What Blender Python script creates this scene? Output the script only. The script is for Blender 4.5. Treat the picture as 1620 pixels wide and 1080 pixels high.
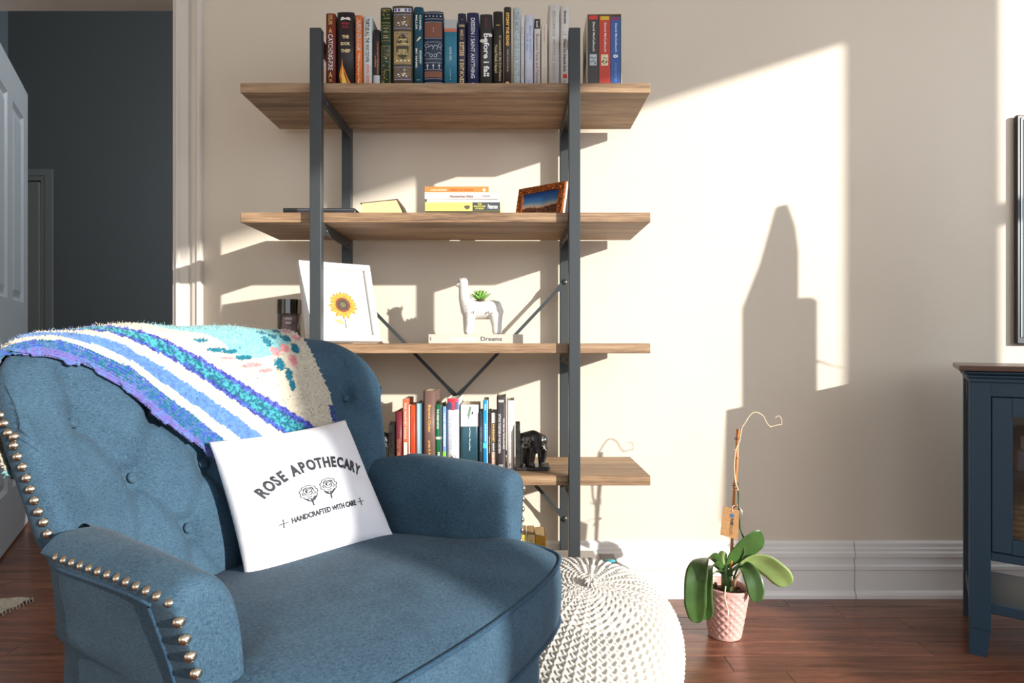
import bpy, bmesh, math, random
import numpy as np
from mathutils import Vector, Matrix, Euler
from mathutils.bvhtree import BVHTree
for o in list(bpy.data.objects): bpy.data.objects.remove(o, do_unlink=True)
SC = bpy.context.scene
COL = SC.collection
R = math.radians
F, CX, HY, CZ = 1052.0, 810.0, 546.0, 0.88      # focal length in px, principal column, horizon row, eye height

# ------------------------------------------------------------------ camera
cd = bpy.data.cameras.new('camera'); cam = bpy.data.objects.new('camera', cd); COL.objects.link(cam)
cam.location = (0, 0, CZ); cam.rotation_euler = (R(90), 0, 0)
cd.sensor_width = 36; cd.lens = F/1620*36; cd.shift_y = 6/1620; cd.clip_start = .05
SC.camera = cam
# ------------------------------------------------------------------ light
SUND = Vector((-1.21, 1.0, -0.39))
w = bpy.data.worlds.new('world'); SC.world = w; w.use_nodes = True
bg = w.node_tree.nodes['Background']; bg.inputs[0].default_value = (.62, .78, 1, 1); bg.inputs[1].default_value = 1.8
sl = bpy.data.lights.new('sun', 'SUN'); sl.energy = 7.3; sl.angle = R(.75); sl.color = (1, .965, .91)
so = bpy.data.objects.new('sun', sl); COL.objects.link(so)
so.rotation_euler = SUND.to_track_quat('-Z', 'Y').to_euler(); so.location = (6, -3, 4)
def area(name, loc, aim, sx, sy, power, color):
    l = bpy.data.lights.new(name, 'AREA'); l.shape = 'RECTANGLE'; l.size = sx; l.size_y = sy; l.energy = power; l.color = color
    o = bpy.data.objects.new(name, l); COL.objects.link(o); o.location = loc
    o.rotation_euler = (Vector(aim)-Vector(loc)).to_track_quat('-Z', 'Y').to_euler(); return o
area('rear_fill_light', (-.3, -3.3, 1.9), (-.2, 2, .9), 4.2, 2.2, 34, (1, .94, .86))  # added fill lamp behind the camera, brightens the whole room
area('side_window_light', (3.12, -.5, 1.8), (0, .9, .9), 3.4, 1.8, 52, (.94, .97, 1))
area('hall_fill_light', (-.6, 3.5, 2.7), (-2.6, 3.9, 1.2), .8, .8, 24, (.94, .97, 1))  # added fill lamp without a fixture, brightens the hall and its door
SC.view_settings.view_transform = 'Standard'; SC.view_settings.look = 'None'
SC.view_settings.gamma = 1; SC.view_settings.use_curve_mapping = False; SC.view_settings.exposure = 0.0
try:
    SC.cycles.max_bounces = 12; SC.cycles.transmission_bounces = 10; SC.cycles.diffuse_bounces = 5; SC.cycles.sample_clamp_indirect = 6
except Exception: pass

# ------------------------------------------------------------------ helpers
def srgb(c):
    r = []
    for v in c[:3]:
        v = v/255; r.append(v/12.92 if v <= .04045 else ((v+.055)/1.055)**2.4)
    return tuple(r)+(1,)
_mats = {}
def mat(name, col, rough=.6, metal=0., spec=.5, noise=0., nscale=40., bump=0., bscale=200., sheen=0., trans=0., rand=0., coat=0., stretch=None):
    """procedural principled material: base colour modulated by noise, fine bump relief"""
    if name in _mats: return _mats[name]
    m = bpy.data.materials.new(name); m.use_nodes = True; nt = m.node_tree; N = nt.nodes; L = nt.links
    b = N['Principled BSDF']; b.inputs['Roughness'].default_value = rough; b.inputs['Metallic'].default_value = metal
    b.inputs['Specular IOR Level'].default_value = spec
    if trans: b.inputs['Transmission Weight'].default_value = trans; b.inputs['IOR'].default_value = 1.45
    if sheen: b.inputs['Sheen Weight'].default_value = sheen
    if coat: b.inputs['Coat Weight'].default_value = coat; b.inputs['Coat Roughness'].default_value = .08
    c = srgb(col); b.inputs['Base Color'].default_value = c
    tc = N.new('ShaderNodeTexCoord'); src = tc.outputs['Object']
    if stretch:
        mp = N.new('ShaderNodeMapping'); mp.inputs['Scale'].default_value = stretch; L.new(src, mp.inputs['Vector']); src = mp.outputs['Vector']
    last = None
    if noise:
        n = N.new('ShaderNodeTexNoise'); n.inputs['Scale'].default_value = nscale; n.inputs['Detail'].default_value = 4
        L.new(src, n.inputs['Vector'])
        r = N.new('ShaderNodeValToRGB'); r.color_ramp.elements[0].position = .3; r.color_ramp.elements[1].position = .7
        r.color_ramp.elements[0].color = tuple(max(0, x*(1-noise)) for x in c[:3])+(1,)
        r.color_ramp.elements[1].color = tuple(min(1, x*(1+noise)) for x in c[:3])+(1,)
        L.new(n.outputs['Fac'], r.inputs['Fac']); last = r.outputs['Color']
    if rand:
        oi = N.new('ShaderNodeObjectInfo'); hs = N.new('ShaderNodeHueSaturation'); mr = N.new('ShaderNodeMapRange')
        mr.inputs['To Min'].default_value = 1-rand; mr.inputs['To Max'].default_value = 1+rand
        L.new(oi.outputs['Random'], mr.inputs['Value']); L.new(mr.outputs['Result'], hs.inputs['Value'])
        if last: L.new(last, hs.inputs['Color'])
        else: hs.inputs['Color'].default_value = c
        last = hs.outputs['Color']
    if last: L.new(last, b.inputs['Base Color'])
    if bump:
        n2 = N.new('ShaderNodeTexNoise'); n2.inputs['Scale'].default_value = bscale; n2.inputs['Detail'].default_value = 3
        L.new(src, n2.inputs['Vector'])
        bp = N.new('ShaderNodeBump'); bp.inputs['Strength'].default_value = bump; bp.inputs['Distance'].default_value = .002
        L.new(n2.outputs['Fac'], bp.inputs['Height']); L.new(bp.outputs['Normal'], b.inputs['Normal'])
    _mats[name] = m; return m
def thin_glass(name, tint=(250, 250, 250), gloss=.12):
    m = bpy.data.materials.new(name); m.use_nodes = True; nt = m.node_tree; N = nt.nodes; L = nt.links; N.remove(N['Principled BSDF'])
    tr = N.new('ShaderNodeBsdfTransparent'); tr.inputs[0].default_value = srgb(tint); gl = N.new('ShaderNodeBsdfGlossy'); gl.inputs['Roughness'].default_value = .03
    lw_ = N.new('ShaderNodeLayerWeight'); lw_.inputs['Blend'].default_value = .35; mr = N.new('ShaderNodeMapRange'); mr.inputs['To Min'].default_value = gloss*.4; mr.inputs['To Max'].default_value = .9
    mx = N.new('ShaderNodeMixShader'); L.new(lw_.outputs['Fresnel'], mr.inputs['Value']); L.new(mr.outputs[0], mx.inputs[0]); L.new(tr.outputs[0], mx.inputs[1]); L.new(gl.outputs[0], mx.inputs[2]); L.new(mx.outputs[0], N['Material Output'].inputs[0]); return m
def flat(col, rough=.6): return mat('paint_%02x%02x%02x_%d' % (*[int(v) for v in col], int(rough*100)), col, rough)

def wood_mat(name, dark, light, scale=(1, 12, 12), nscale=3.0, rough=.45, rand=.12, coat=0., bump=.15, mid=None, perobj=True, lines=14.):
    m = bpy.data.materials.new(name); m.use_nodes = True; nt = m.node_tree; N = nt.nodes; L = nt.links
    b = N['Principled BSDF']; b.inputs['Roughness'].default_value = rough
    if coat: b.inputs['Coat Weight'].default_value = coat; b.inputs['Coat Roughness'].default_value = .12
    tc = N.new('ShaderNodeTexCoord'); mp = N.new('ShaderNodeMapping'); mp.inputs['Scale'].default_value = scale
    oi = N.new('ShaderNodeObjectInfo'); vm = N.new('ShaderNodeVectorMath'); vm.operation = 'ADD'
    sc = N.new('ShaderNodeVectorMath'); sc.operation = 'SCALE'; sc.inputs['Scale'].default_value = 37.
    cx = N.new('ShaderNodeCombineXYZ')
    for k in range(3): L.new(oi.outputs['Random'], cx.inputs[k])
    L.new(cx.outputs[0], sc.inputs[0]); L.new(tc.outputs['Object'], vm.inputs[0])
    if perobj: L.new(sc.outputs[0], vm.inputs[1])
    L.new(vm.outputs[0], mp.inputs['Vector'])
    n = N.new('ShaderNodeTexNoise'); n.inputs['Scale'].default_value = nscale; n.inputs['Detail'].default_value = 8; n.inputs['Roughness'].default_value = .65
    n.inputs['Distortion'].default_value = .6
    L.new(mp.outputs[0], n.inputs['Vector'])
    n2 = N.new('ShaderNodeTexNoise'); n2.inputs['Scale'].default_value = nscale*lines; n2.inputs['Detail'].default_value = 3
    L.new(mp.outputs[0], n2.inputs['Vector'])
    mx = N.new('ShaderNodeMix'); mx.data_type = 'FLOAT'; mx.inputs[0].default_value = .3
    L.new(n.outputs['Fac'], mx.inputs[2]); L.new(n2.outputs['Fac'], mx.inputs[3])
    r = N.new('ShaderNodeValToRGB'); r.color_ramp.elements[0].position = .36; r.color_ramp.elements[0].color = srgb(dark)
    r.color_ramp.elements[1].position = .64; r.color_ramp.elements[1].color = srgb(light)
    if mid:
        e = r.color_ramp.elements.new(.5); e.color = srgb(mid)
    L.new(mx.outputs[0], r.inputs['Fac'])
    hs = N.new('ShaderNodeHueSaturation'); mr = N.new('ShaderNodeMapRange')
    mr.inputs['To Min'].default_value = 1-rand; mr.inputs['To Max'].default_value = 1+rand
    L.new(oi.outputs['Random'], mr.inputs['Value']); L.new(mr.outputs['Result'], hs.inputs['Value']); L.new(r.outputs[0], hs.inputs['Color'])
    L.new(hs.outputs[0], b.inputs['Base Color'])
    bp = N.new('ShaderNodeBump'); bp.inputs['Strength'].default_value = bump; bp.inputs['Distance'].default_value = .001
    L.new(mx.outputs[0], bp.inputs['Height']); L.new(bp.outputs['Normal'], b.inputs['Normal'])
    return m

class MB:
    def __init__(s): s.v = []; s.f = []; s.mi = []; s.sm = []
    def add(s, vs, fs, mi=0, smooth=False):
        n = len(s.v); s.v += [tuple(p) for p in vs]
        for f in fs: s.f.append(tuple(n+i for i in f)); s.mi.append(mi); s.sm.append(smooth)
        return s
    def box(s, x0, x1, y0, y1, z0, z1, mi=0, M=None):
        vs = [(x0,y0,z0),(x1,y0,z0),(x1,y1,z0),(x0,y1,z0),(x0,y0,z1),(x1,y0,z1),(x1,y1,z1),(x0,y1,z1)]
        if M: vs = [M @ Vector(p) for p in vs]
        return s.add(vs, [(0,3,2,1),(4,5,6,7),(0,1,5,4),(1,2,6,5),(2,3,7,6),(3,0,4,7)], mi)
    def bbox(s, x0, x1, y0, y1, z0, z1, b=.002, mi=0, M=None):
        """box with chamfered edges"""
        vs = []; idx = {}
        X = (x0, x1); Y = (y0, y1); Z = (z0, z1)
        for i in (0,1):
            for j in (0,1):
                for k in (0,1):
                    sx, sy, sz = (1,-1)[i]*b, (1,-1)[j]*b, (1,-1)[k]*b
                    for a, p in enumerate(((X[i], Y[j]+sy, Z[k]+sz), (X[i]+sx, Y[j], Z[k]+sz), (X[i]+sx, Y[j]+sy, Z[k]))):
                        idx[i,j,k,a] = len(vs); vs.append(p)
        if M: vs = [M @ Vector(p) for p in vs]
        g = idx; fs = []
        for i in (0,1): q = [g[i,0,0,0], g[i,1,0,0], g[i,1,1,0], g[i,0,1,0]]; fs.append(q if i else q[::-1])
        for j in (0,1): q = [g[0,j,0,1], g[1,j,0,1], g[1,j,1,1], g[0,j,1,1]]; fs.append(q if not j else q[::-1])
        for k in (0,1): q = [g[0,0,k,2], g[1,0,k,2], g[1,1,k,2], g[0,1,k,2]]; fs.append(q if k else q[::-1])
        for j in (0,1):
            for k in (0,1): fs.append([g[0,j,k,1], g[1,j,k,1], g[1,j,k,2], g[0,j,k,2]])
        for i in (0,1):
            for k in (0,1): fs.append([g[i,0,k,0], g[i,1,k,0], g[i,1,k,2], g[i,0,k,2]])
        for i in (0,1):
            for j in (0,1): fs.append([g[i,j,0,0], g[i,j,1,0], g[i,j,1,1], g[i,j,0,1]])
        for i in (0,1):
            for j in (0,1):
                for k in (0,1): fs.append([g[i,j,k,0], g[i,j,k,1], g[i,j,k,2]])
        return s.add(vs, fs, mi)
    def tube(s, pts, r, n=8, mi=0, caps=True, smooth=True):
        P = [Vector(p) for p in pts]; rr = r if isinstance(r, (list, tuple)) else [r]*len(P)
        vs = []; up = None
        for i, p in enumerate(P):
            t = (P[min(i+1, len(P)-1)]-P[max(i-1, 0)]).normalized()
            if up is None:
                up = Vector((0,0,1)) if abs(t.z) < .9 else Vector((1,0,0))
            a = t.cross(up).normalized(); bb = a.cross(t).normalized(); up = bb
            for k in range(n):
                an = 2*math.pi*k/n; vs.append(p+(a*math.cos(an)+bb*math.sin(an))*rr[i])
        fs = [(i*n+k, i*n+(k+1) % n, (i+1)*n+(k+1) % n, (i+1)*n+k) for i in range(len(P)-1) for k in range(n)]
        if caps: fs += [tuple(range(n))[::-1], tuple(range((len(P)-1)*n, len(P)*n))]
        return s.add(vs, fs, mi, smooth)
    def lathe(s, prof, n=32, c=(0,0,0), mi=0, smooth=True, M=None):
        vs = []; fs = []
        for (r, z) in prof:
            for k in range(n):
                a = 2*math.pi*k/n; vs.append((c[0]+r*math.cos(a), c[1]+r*math.sin(a), c[2]+z))
        if M: vs = [M @ Vector(p) for p in vs]
        for i in range(len(prof)-1):
            for k in range(n): fs.append((i*n+k, i*n+(k+1) % n, (i+1)*n+(k+1) % n, (i+1)*n+k))
        fs.append(tuple(range(n))[::-1]); fs.append(tuple(range((len(prof)-1)*n, len(prof)*n)))
        return s.add(vs, fs, mi, smooth)
    def prism(s, poly, y0, y1, mi=0, M=None):
        """polygon in x,z extruded along y"""
        n = len(poly); vs = [(x, y0, z) for x, z in poly]+[(x, y1, z) for x, z in poly]
        if M: vs = [M @ Vector(p) for p in vs]
        fs = [tuple(range(n)), tuple(range(n, 2*n))[::-1]]+[(i, i+n, (i+1) % n+n, (i+1) % n) for i in range(n)]
        return s.add(vs, fs, mi)
    def grid(s, G, mi=0, smooth=True, flip=False, cu=False, cv=False):
        """G[i][j] points; cu/cv close the directions"""
        a, b = len(G), len(G[0]); vs = [tuple(p) for row in G for p in row]; fs = []
        for i in range(a if cu else a-1):
            for j in range(b if cv else b-1):
                q = (i*b+j, ((i+1) % a)*b+j, ((i+1) % a)*b+(j+1) % b, i*b+(j+1) % b)
                fs.append(q[::-1] if flip else q)
        return s.add(vs, fs, mi, smooth)
    def sphere(s, c, r, n=12, m=8, mi=0, sc=(1,1,1), M=None):
        G = []
        for i in range(m+1):
            th = math.pi*i/m
            row = [Vector((c[0]+r*sc[0]*math.sin(th)*math.cos(2*math.pi*j/n), c[1]+r*sc[1]*math.sin(th)*math.sin(2*math.pi*j/n), c[2]+r*sc[2]*math.cos(th))) for j in range(n)]
            if M: row = [M @ p for p in row]
            G.append(row)
        return s.grid(G, mi, True, cv=True)
    def mesh(s, name, fix=True):
        me = bpy.data.meshes.new(name); me.from_pydata(s.v, [], s.f)
        me.polygons.foreach_set('material_index', s.mi); me.polygons.foreach_set('use_smooth', s.sm)
        if fix:
            bm = bmesh.new(); bm.from_mesh(me); bmesh.ops.remove_doubles(bm, verts=bm.verts, dist=1e-6)
            bmesh.ops.recalc_face_normals(bm, faces=bm.faces); bm.to_mesh(me); bm.free()
        me.update(); return me
    def build(s, name, mats, parent=None, fix=True, loc=None, rot=None):
        me = s.mesh(name, fix)
        for m in (mats if isinstance(mats, (list, tuple)) else [mats]): me.materials.append(m)
        return link(name, me, parent, loc, rot)
def link(name, me, parent=None, loc=None, rot=None):
    o = bpy.data.objects.new(name, me); COL.objects.link(o)
    if parent: o.parent = parent
    if loc is not None: o.location = loc
    if rot is not None: o.rotation_euler = rot
    return o
def tag(o, label=None, cat=None, group=None, kind=None):
    if label: o['label'] = label
    if cat: o['category'] = cat
    if group: o['group'] = group
    if kind: o['kind'] = kind
    return o
def thing(name, label, cat, loc=(0,0,0), rz=0, group=None):
    o = link(name, None, None, loc, (0,0,rz)); o.empty_display_size = .05
    return tag(o, label, cat, group)
def struct(name, mb, m, parent=None):
    o = mb.build(name, m, parent); 
    if not parent: o['kind'] = 'structure'
    return o
def at(px, py, Y): return Vector(((px-CX)/F*Y, Y, CZ-(py-HY)/F*Y))
def Xp(px, Y): return (px-CX)/F*Y
def Zp(py, Y): return CZ-(py-HY)/F*Y

_tc = {}
def text_data(s, bold=0.0):
    key = (s, bold)
    if key in _tc: return _tc[key]
    c = bpy.data.curves.new('t', 'FONT'); c.body = s; c.size = 1; c.offset = bold; c.resolution_u = 3; c.align_x = 'CENTER'
    o = bpy.data.objects.new('t', c); COL.objects.link(o)
    dg = bpy.context.evaluated_depsgraph_get(); me = o.evaluated_get(dg).to_mesh()
    vs = np.array([tuple(v.co) for v in me.vertices]); fs = [tuple(p.vertices) for p in me.polygons]
    o.evaluated_get(dg).to_mesh_clear()
    bpy.data.objects.remove(o, do_unlink=True); bpy.data.curves.remove(c)
    lo, hi = vs[:, :2].min(0), vs[:, :2].max(0)
    vs = (vs[:, :2]-lo)/(hi-lo)-.5
    _tc[key] = (vs, fs, (hi-lo)); return _tc[key]
def lettering(parent, s, cx, cz, w_, h_, y, m, vertical=False, bold=.02, M=None, name='lettering', up=False):
    """flat print: text fitted in a box w_ (x) by h_ (z) on plane y, facing -y"""
    vs, fs, _ = text_data(s, bold)
    if vertical and not up: P = [(cx+a[1]*w_, y, cz-a[0]*h_) for a in vs]
    elif vertical: P = [(cx-a[1]*w_, y, cz+a[0]*h_) for a in vs]
    else: P = [(cx+a[0]*w_, y, cz+a[1]*h_) for a in vs]
    if M: P = [M @ Vector(p) for p in P]
    return MB().add(P, fs).build(name, m, parent, fix=False)
# ================================================================== structure
YW = 2.33; YH = 2.46; WR = 3.2
M_wall = mat('wall_paint', (212, 200, 182), .75, noise=.02, nscale=3, bump=.12, bscale=350)
M_trim = mat('trim_paint', (226, 224, 220), .38, bump=.04, bscale=120)
M_casing = mat('casing_paint', (214, 207, 196), .38, bump=.04, bscale=120)
M_navy = mat('hall_paint', (116, 120, 122), .7, bump=.1, bscale=350)
M_hall = mat('hall_light_paint', (150, 168, 178), .7)
M_ceil = mat('ceiling_paint', (235, 232, 226), .8)
DX0, DX1, DZ = -2.03, -1.173, 2.133
struct('wall_back', MB().box(DX1, 5, YW, YH, 0, 3.0).box(-3.4, DX0, YW, YH, 0, 3.0).box(DX0, DX1, YW, YH, DZ, 3.0), M_wall)
struct('wall_left', MB().box(-3.4, -3.3, -3.6, YW, 0, 3), M_wall)
# right wall: window openings y ranges
wz0, wz1 = .72, 2.632
segs = [(-2.42, -1.66), (-1.47, .645), (1.0, 2.02)]
mb = MB(); yy = -3.6
for a, b in segs:
    mb.box(WR, WR+.12, yy, a, 0, 3); mb.box(WR, WR+.12, a, b, 0, wz0); mb.box(WR, WR+.12, a, b, wz1, 3); yy = b
mb.box(WR, WR+.12, yy, YW, 0, 3)
struct('wall_right', mb, M_wall)
for i, (a, b) in enumerate(segs):
    m2 = MB()
    for (p, q) in ((a, a+.015), (b-.015, b)): m2.box(WR+.03, WR+.09, p, q, wz0, wz1)
    m2.box(WR+.03, WR+.09, a, b, wz0, wz0+.03); m2.box(WR+.03, WR+.09, a, b, wz1-.012, wz1)
    if i == 2: m2.box(WR+.04, WR+.08, a, b, 1.80, 1.87)
    struct('window_%d' % (i+1), m2, M_trim)
# rear wall; wide opening behind the camera, added to let fill light in
struct('wall_rear', MB().box(-3.3, WR, -3.6, -3.5, 0, .7).box(-3.3, WR, -3.6, -3.5, 2.7, 3).box(-3.3, -2.2, -3.6, -3.5, .7, 2.7).box(2.2, WR, -3.6, -3.5, .7, 2.7), M_wall)
m2 = MB()
for x in (-2.2, -.75, .7, 2.14): m2.box(x, x+.06, -3.58, -3.52, .7, 2.7)
m2.box(-2.2, 2.2, -3.58, -3.52, .7, .76).box(-2.2, 2.2, -3.58, -3.52, 2.64, 2.7)
struct('window_4', m2, M_trim)
struct('ceiling', MB().box(-3.4, WR+.1, -3.6, YH, 3.0, 3.1), M_ceil)
# hallway beyond the door
struct('wall_hall_far', MB().box(-3.9, 1, 5.0, 5.1, 0, 3.9), M_navy)
struct('wall_hall_left', MB().box(-3.9, -3.79, YH, 5.0, 0, 3.9), M_hall)
struct('wall_hall_right', MB().box(.9, 1, YH, 5.0, 0, 3.9), M_navy)
struct('ceiling_hall', MB().box(-3.9, 1, YH, 5.1, 3.9, 4.0).box(-3.9, 1, YH-.05, YH, 3.1, 4.0), M_ceil)
struct('wall_hall_near', MB().box(-3.9, -3.4, YW, YH, 0, 3.1), M_hall)
# floor: planks picked apart where the photo shows them
M_floor = wood_mat('floor_wood', (80, 47, 34), (146, 95, 72), (1.2, 16, 16), 2.4, .3, .13, coat=.15, bump=.05, mid=(114, 71, 52), lines=9)
M_gap = mat('floor_gap', (42, 22, 14), .7)
fl = struct('floor', MB().box(-3.9, WR+.1, -3.6, 5.1, -.06, -.0135), M_gap)
random.seed(4)
PW = .0885; lens = (.62, .88, 1.14)
pm = []
for l in lens: 
    me = MB().bbox(0.0005, l-.0005, .0006, PW-.0006, -.013, 0, .0011).mesh('plank'); me.materials.append(M_floor); pm.append(me)
y = 1.974-5*PW; row = 0; rest = MB()
while y < 3.9:
    if y < YW-.02: x, xe = -2.3+random.uniform(-.5, 0), 2.35
    else: x, xe = -3.3+random.uniform(-.5, 0), -1.2
    while x < xe:
        k = random.randrange(3)
        link('plank', pm[k], fl, (x, y, 0)); x += lens[k]
    row += 1; y += PW
# the boards out of sight, joined
y = 1.974-6*PW
while y > -3.5:
    x = -3.3+random.uniform(-.5, 0)
    while x < WR: l = random.choice(lens); rest.box(x+.0005, x+l-.0005, y+.0006, y+PW-.0006, -.013, 0); x += l
    y -= PW
y = 1.974-5*PW; 
while y < YW-.02: rest.box(2.9+.3*0+.65, WR+.1, y+.0006, y+PW-.0006, -.013, 0) if False else None; y += PW
ro = rest.build('plank_field', M_floor, fl, fix=False); ro['kind'] = 'stuff'

# baseboard, two lengths meeting at a visible joint
prof = [(0, 0), (.024, 0), (.0235, .012), (.019, .021), (.013, .026), (.013, .094), (.0165, .099), (.0165, .111), (.0115, .116), (.0115, .1395), (.0185, .1425), (.0185, .157), (.0145, .1625), (.0145, .172), (.0105, .1755), (.0105, .189), (.005, .1955), (0, .197)]
def baseboard(name, x0, x1):
    n = len(prof); vs = [(x0, YW-p, z) for p, z in prof]+[(x1, YW-p, z) for p, z in prof]
    fs = [(i, i+1, i+1+n, i+n) for i in range(n-1)]+[tuple(range(n)), tuple(range(n, 2*n))]
    return struct(name, MB().add(vs, fs), M_trim)
xs = Xp(1352, YW-.013)
baseboard('baseboard_back', -1.08, xs-.0012); baseboard('baseboard_back', xs+.0012, WR)
# door casing, right side of the opening, moulded
cprof = [(0, 0), (0, .012), (.004, .018), (.012, .018), (.016, .012), (.045, .012), (.047, .004), (.057, .004), (.060, .016), (.076, .020), (.080, .026), (.090, .026), (.093, .020), (.093, 0)]
n = len(cprof)
vs = [(DX1+a, YW-b, 0) for a, b in cprof]+[(DX1+a, YW-b, DZ+a) for a, b in cprof]+[(DX0-a, YW-b, DZ+a) for a, b in cprof]+[(DX0-a, YW-b, 0) for a, b in cprof]
fs = [(k*n+i, k*n+i+1, (k+1)*n+i+1, (k+1)*n+i) for k in range(3) for i in range(n-1)]
struct('trim_1', MB().add(vs, fs+[tuple(range(n)), tuple(range(3*n, 4*n))]), M_casing)
struct('trim_2', MB().box(DX1-.012, DX1-.0005, YW-.006, YH+.01, 0, DZ).box(DX0+.0005, DX0+.012, YW-.006, YH+.01, 0, DZ).box(DX0, DX1, YW-.006, YH+.01, DZ-.012, DZ-.0005), M_casing)

# ------------------------------------------------------------------ panelled doors
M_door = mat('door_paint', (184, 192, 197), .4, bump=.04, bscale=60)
M_brz = mat('handle_metal', (120, 112, 100), .28, metal=1)
def panel_door(name, w_, h_, hinge, ang, rows, m, stile=.115, t=.035):
    """door in local x (0..w_), face at y=-t/2; panels recessed with a raised field"""
    root = link(name, None, None, hinge, (0,0,ang)); root['kind'] = 'structure'
    f = MB(); xs_ = [(stile, w_/2-.055), (w_/2+.055, w_-stile)]
    zs = [0]+[v for r_ in rows for v in r_]+[h_]
    f.bbox(0, stile, -t/2, t/2, .0, h_).bbox(w_-stile, w_, -t/2, t/2, .0, h_)
    f.box(w_/2-.055, w_/2+.055, -t/2, t/2, .0, h_)
    for k in range(0, len(zs), 2):
        for x0, x1 in xs_: f.box(x0, x1, -t/2, t/2, zs[k], zs[k+1])
    f.build('door_frame', m, root)
    for (z0, z1) in rows:
        for (x0, x1) in xs_:
            p = MB()
            for sgn in (-1, 1):
                G = []
                for d, yy_ in ((0, t/2-.0005), (.014, t/2-.012), (.022, t/2-.012), (.05, t/2-.003), (.052, t/2-.003)):
                    G.append([(x0+d, sgn*yy_, z0+d), (x1-d, sgn*yy_, z0+d), (x1-d, sgn*yy_, z1-d), (x0+d, sgn*yy_, z1-d)])
                p.grid(G, 0, False, cv=True); p.add(G[-1], [(0,1,2,3)])
            p.build('panel', m, root)
    return root
# closed axis of door points from the free edge: local x from hinge to free edge
hx, hy = -1.995, 2.50; fx, fy = -2.395, 3.26
ang = math.atan2(fy-hy, fx-hx)
d1 = panel_door('door_1', .86, 2.10, (hx, hy, .012), ang, [(.24, .86), (1.07, 1.95)], M_door)
kz = .875
h = MB().lathe([(.001, 0), (.033, 0), (.033, .006), (.028, .010), (.012, .012), (.010, .035), (.011, .04)], 20, M=Matrix.Translation((.80, -.0175, kz)) @ Matrix.Rotation(R(90), 4, 'X'))
h.tube([(.80, -.0555, kz), (.775, -.062, kz), (.72, -.062, kz-.002), (.69, -.060, kz+.003)], [.010, .009, .008, .006], 10)
h.build('door_handle', M_brz, d1)
h = MB().lathe([(.001, 0), (.033, 0), (.033, .006), (.028, .010), (.012, .012), (.010, .035), (.011, .04)], 20, M=Matrix.Translation((.80, .0175, kz)) @ Matrix.Rotation(R(-90), 4, 'X'))
h.tube([(.80, .0555, kz), (.775, .062, kz), (.72, .062, kz-.002), (.69, .060, kz+.003)], [.010, .009, .008, .006], 10)
h.build('door_handle', M_brz, d1)
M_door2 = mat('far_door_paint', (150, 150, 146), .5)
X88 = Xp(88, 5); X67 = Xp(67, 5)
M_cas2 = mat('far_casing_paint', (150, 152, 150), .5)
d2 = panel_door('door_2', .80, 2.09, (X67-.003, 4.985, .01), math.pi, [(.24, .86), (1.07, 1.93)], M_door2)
c2 = MB()
for (a, b, dp) in ((0, .035, .016), (.035, .085, .022)):
    c2.box(X67+a, X67+b, 5-dp, 5, 0, 2.2-(.085-b)).box(X67-.806-b, X67-.806-a, 5-dp, 5, 0, 2.2-(.085-b)).box(X67-.806-a+.0003, X67+a-.0003, 5-dp, 5, 2.2-.085+a, 2.2-.085+b)
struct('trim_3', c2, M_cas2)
struct('baseboard_hall', MB().box(X88+.0, .9, 4.985, 5, 0, .19), M_casing)
# ================================================================== bookshelf
M_shelf = wood_mat('shelf_oak', (92, 70, 52), (178, 148, 114), (.9, 15, 15), 2.2, .5, .05, mid=(144, 114, 84), bump=.12, lines=7)
M_steel = mat('black_steel', (62, 66, 68), .42, metal=.35, bump=.05, bscale=300)
M_bolt = mat('bolt_steel', (92, 94, 94), .35, metal=.8)
SX0, SX1, SY0, SY1 = -.795, .405, 1.945, 2.273
PXL, PXR = Xp(499, 1.917), Xp(909, 1.917)     # post centres
shelf = thing('bookshelf', 'five tier wooden bookshelf with black steel frame and cross brace against the wall', 'bookshelf', (-.195, 2.11, 0))
def S(mb, name, m): 
    mb.v = [(x+.195, y-2.11, z) for x, y, z in mb.v]; return mb.build(name, m, shelf)
ZS = [1.647, 1.268, .8856, .499, .116]
for z in ZS: S(MB().bbox(SX0, SX1, SY0, SY1, z-.029, z, .0015), 'shelf_board', M_shelf)
for x in (PXL, PXR):
    S(MB().bbox(x-.0165, x+.0165, 1.915, 1.944, 0, 1.795, .0015), 'post', M_steel)
    S(MB().bbox(x-.0155, x+.0155, 2.274, 2.303, 0, 1.795, .0015), 'post', M_steel)
    xo = x-.0075 if x < -.2 else x+.0075; S(MB().bbox(xo-.009, xo+.009, 1.944, 2.274, 1.765, 1.795, .0015), 'top_rail', M_steel)
    for z in ZS:
        sg = 1 if x < -.2 else -1
        b = MB().box(x-.0165, x+.0165, 1.944, 2.274, z-.033, z-.0295).box(x-.0165 if sg < 0 else x+.0135, x-.0135 if sg < 0 else x+.0165, 1.944, 2.274, z-.062, z-.033)
        o = S(b, 'bracket', M_steel)
        for yy_ in (1.975, 2.24):
            bb = MB().lathe([(.001, 0), (.006, 0), (.006, .002), (.003, .004)], 10, M=Matrix.Translation((x+.0165*sg, yy_, z-.05)) @ Matrix.Rotation(R(90*sg), 4, 'Y'))
            bb.v = [(p[0]+.195, p[1]-2.11, p[2]) for p in bb.v]; bb.build('bolt', M_bolt, o)
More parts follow.
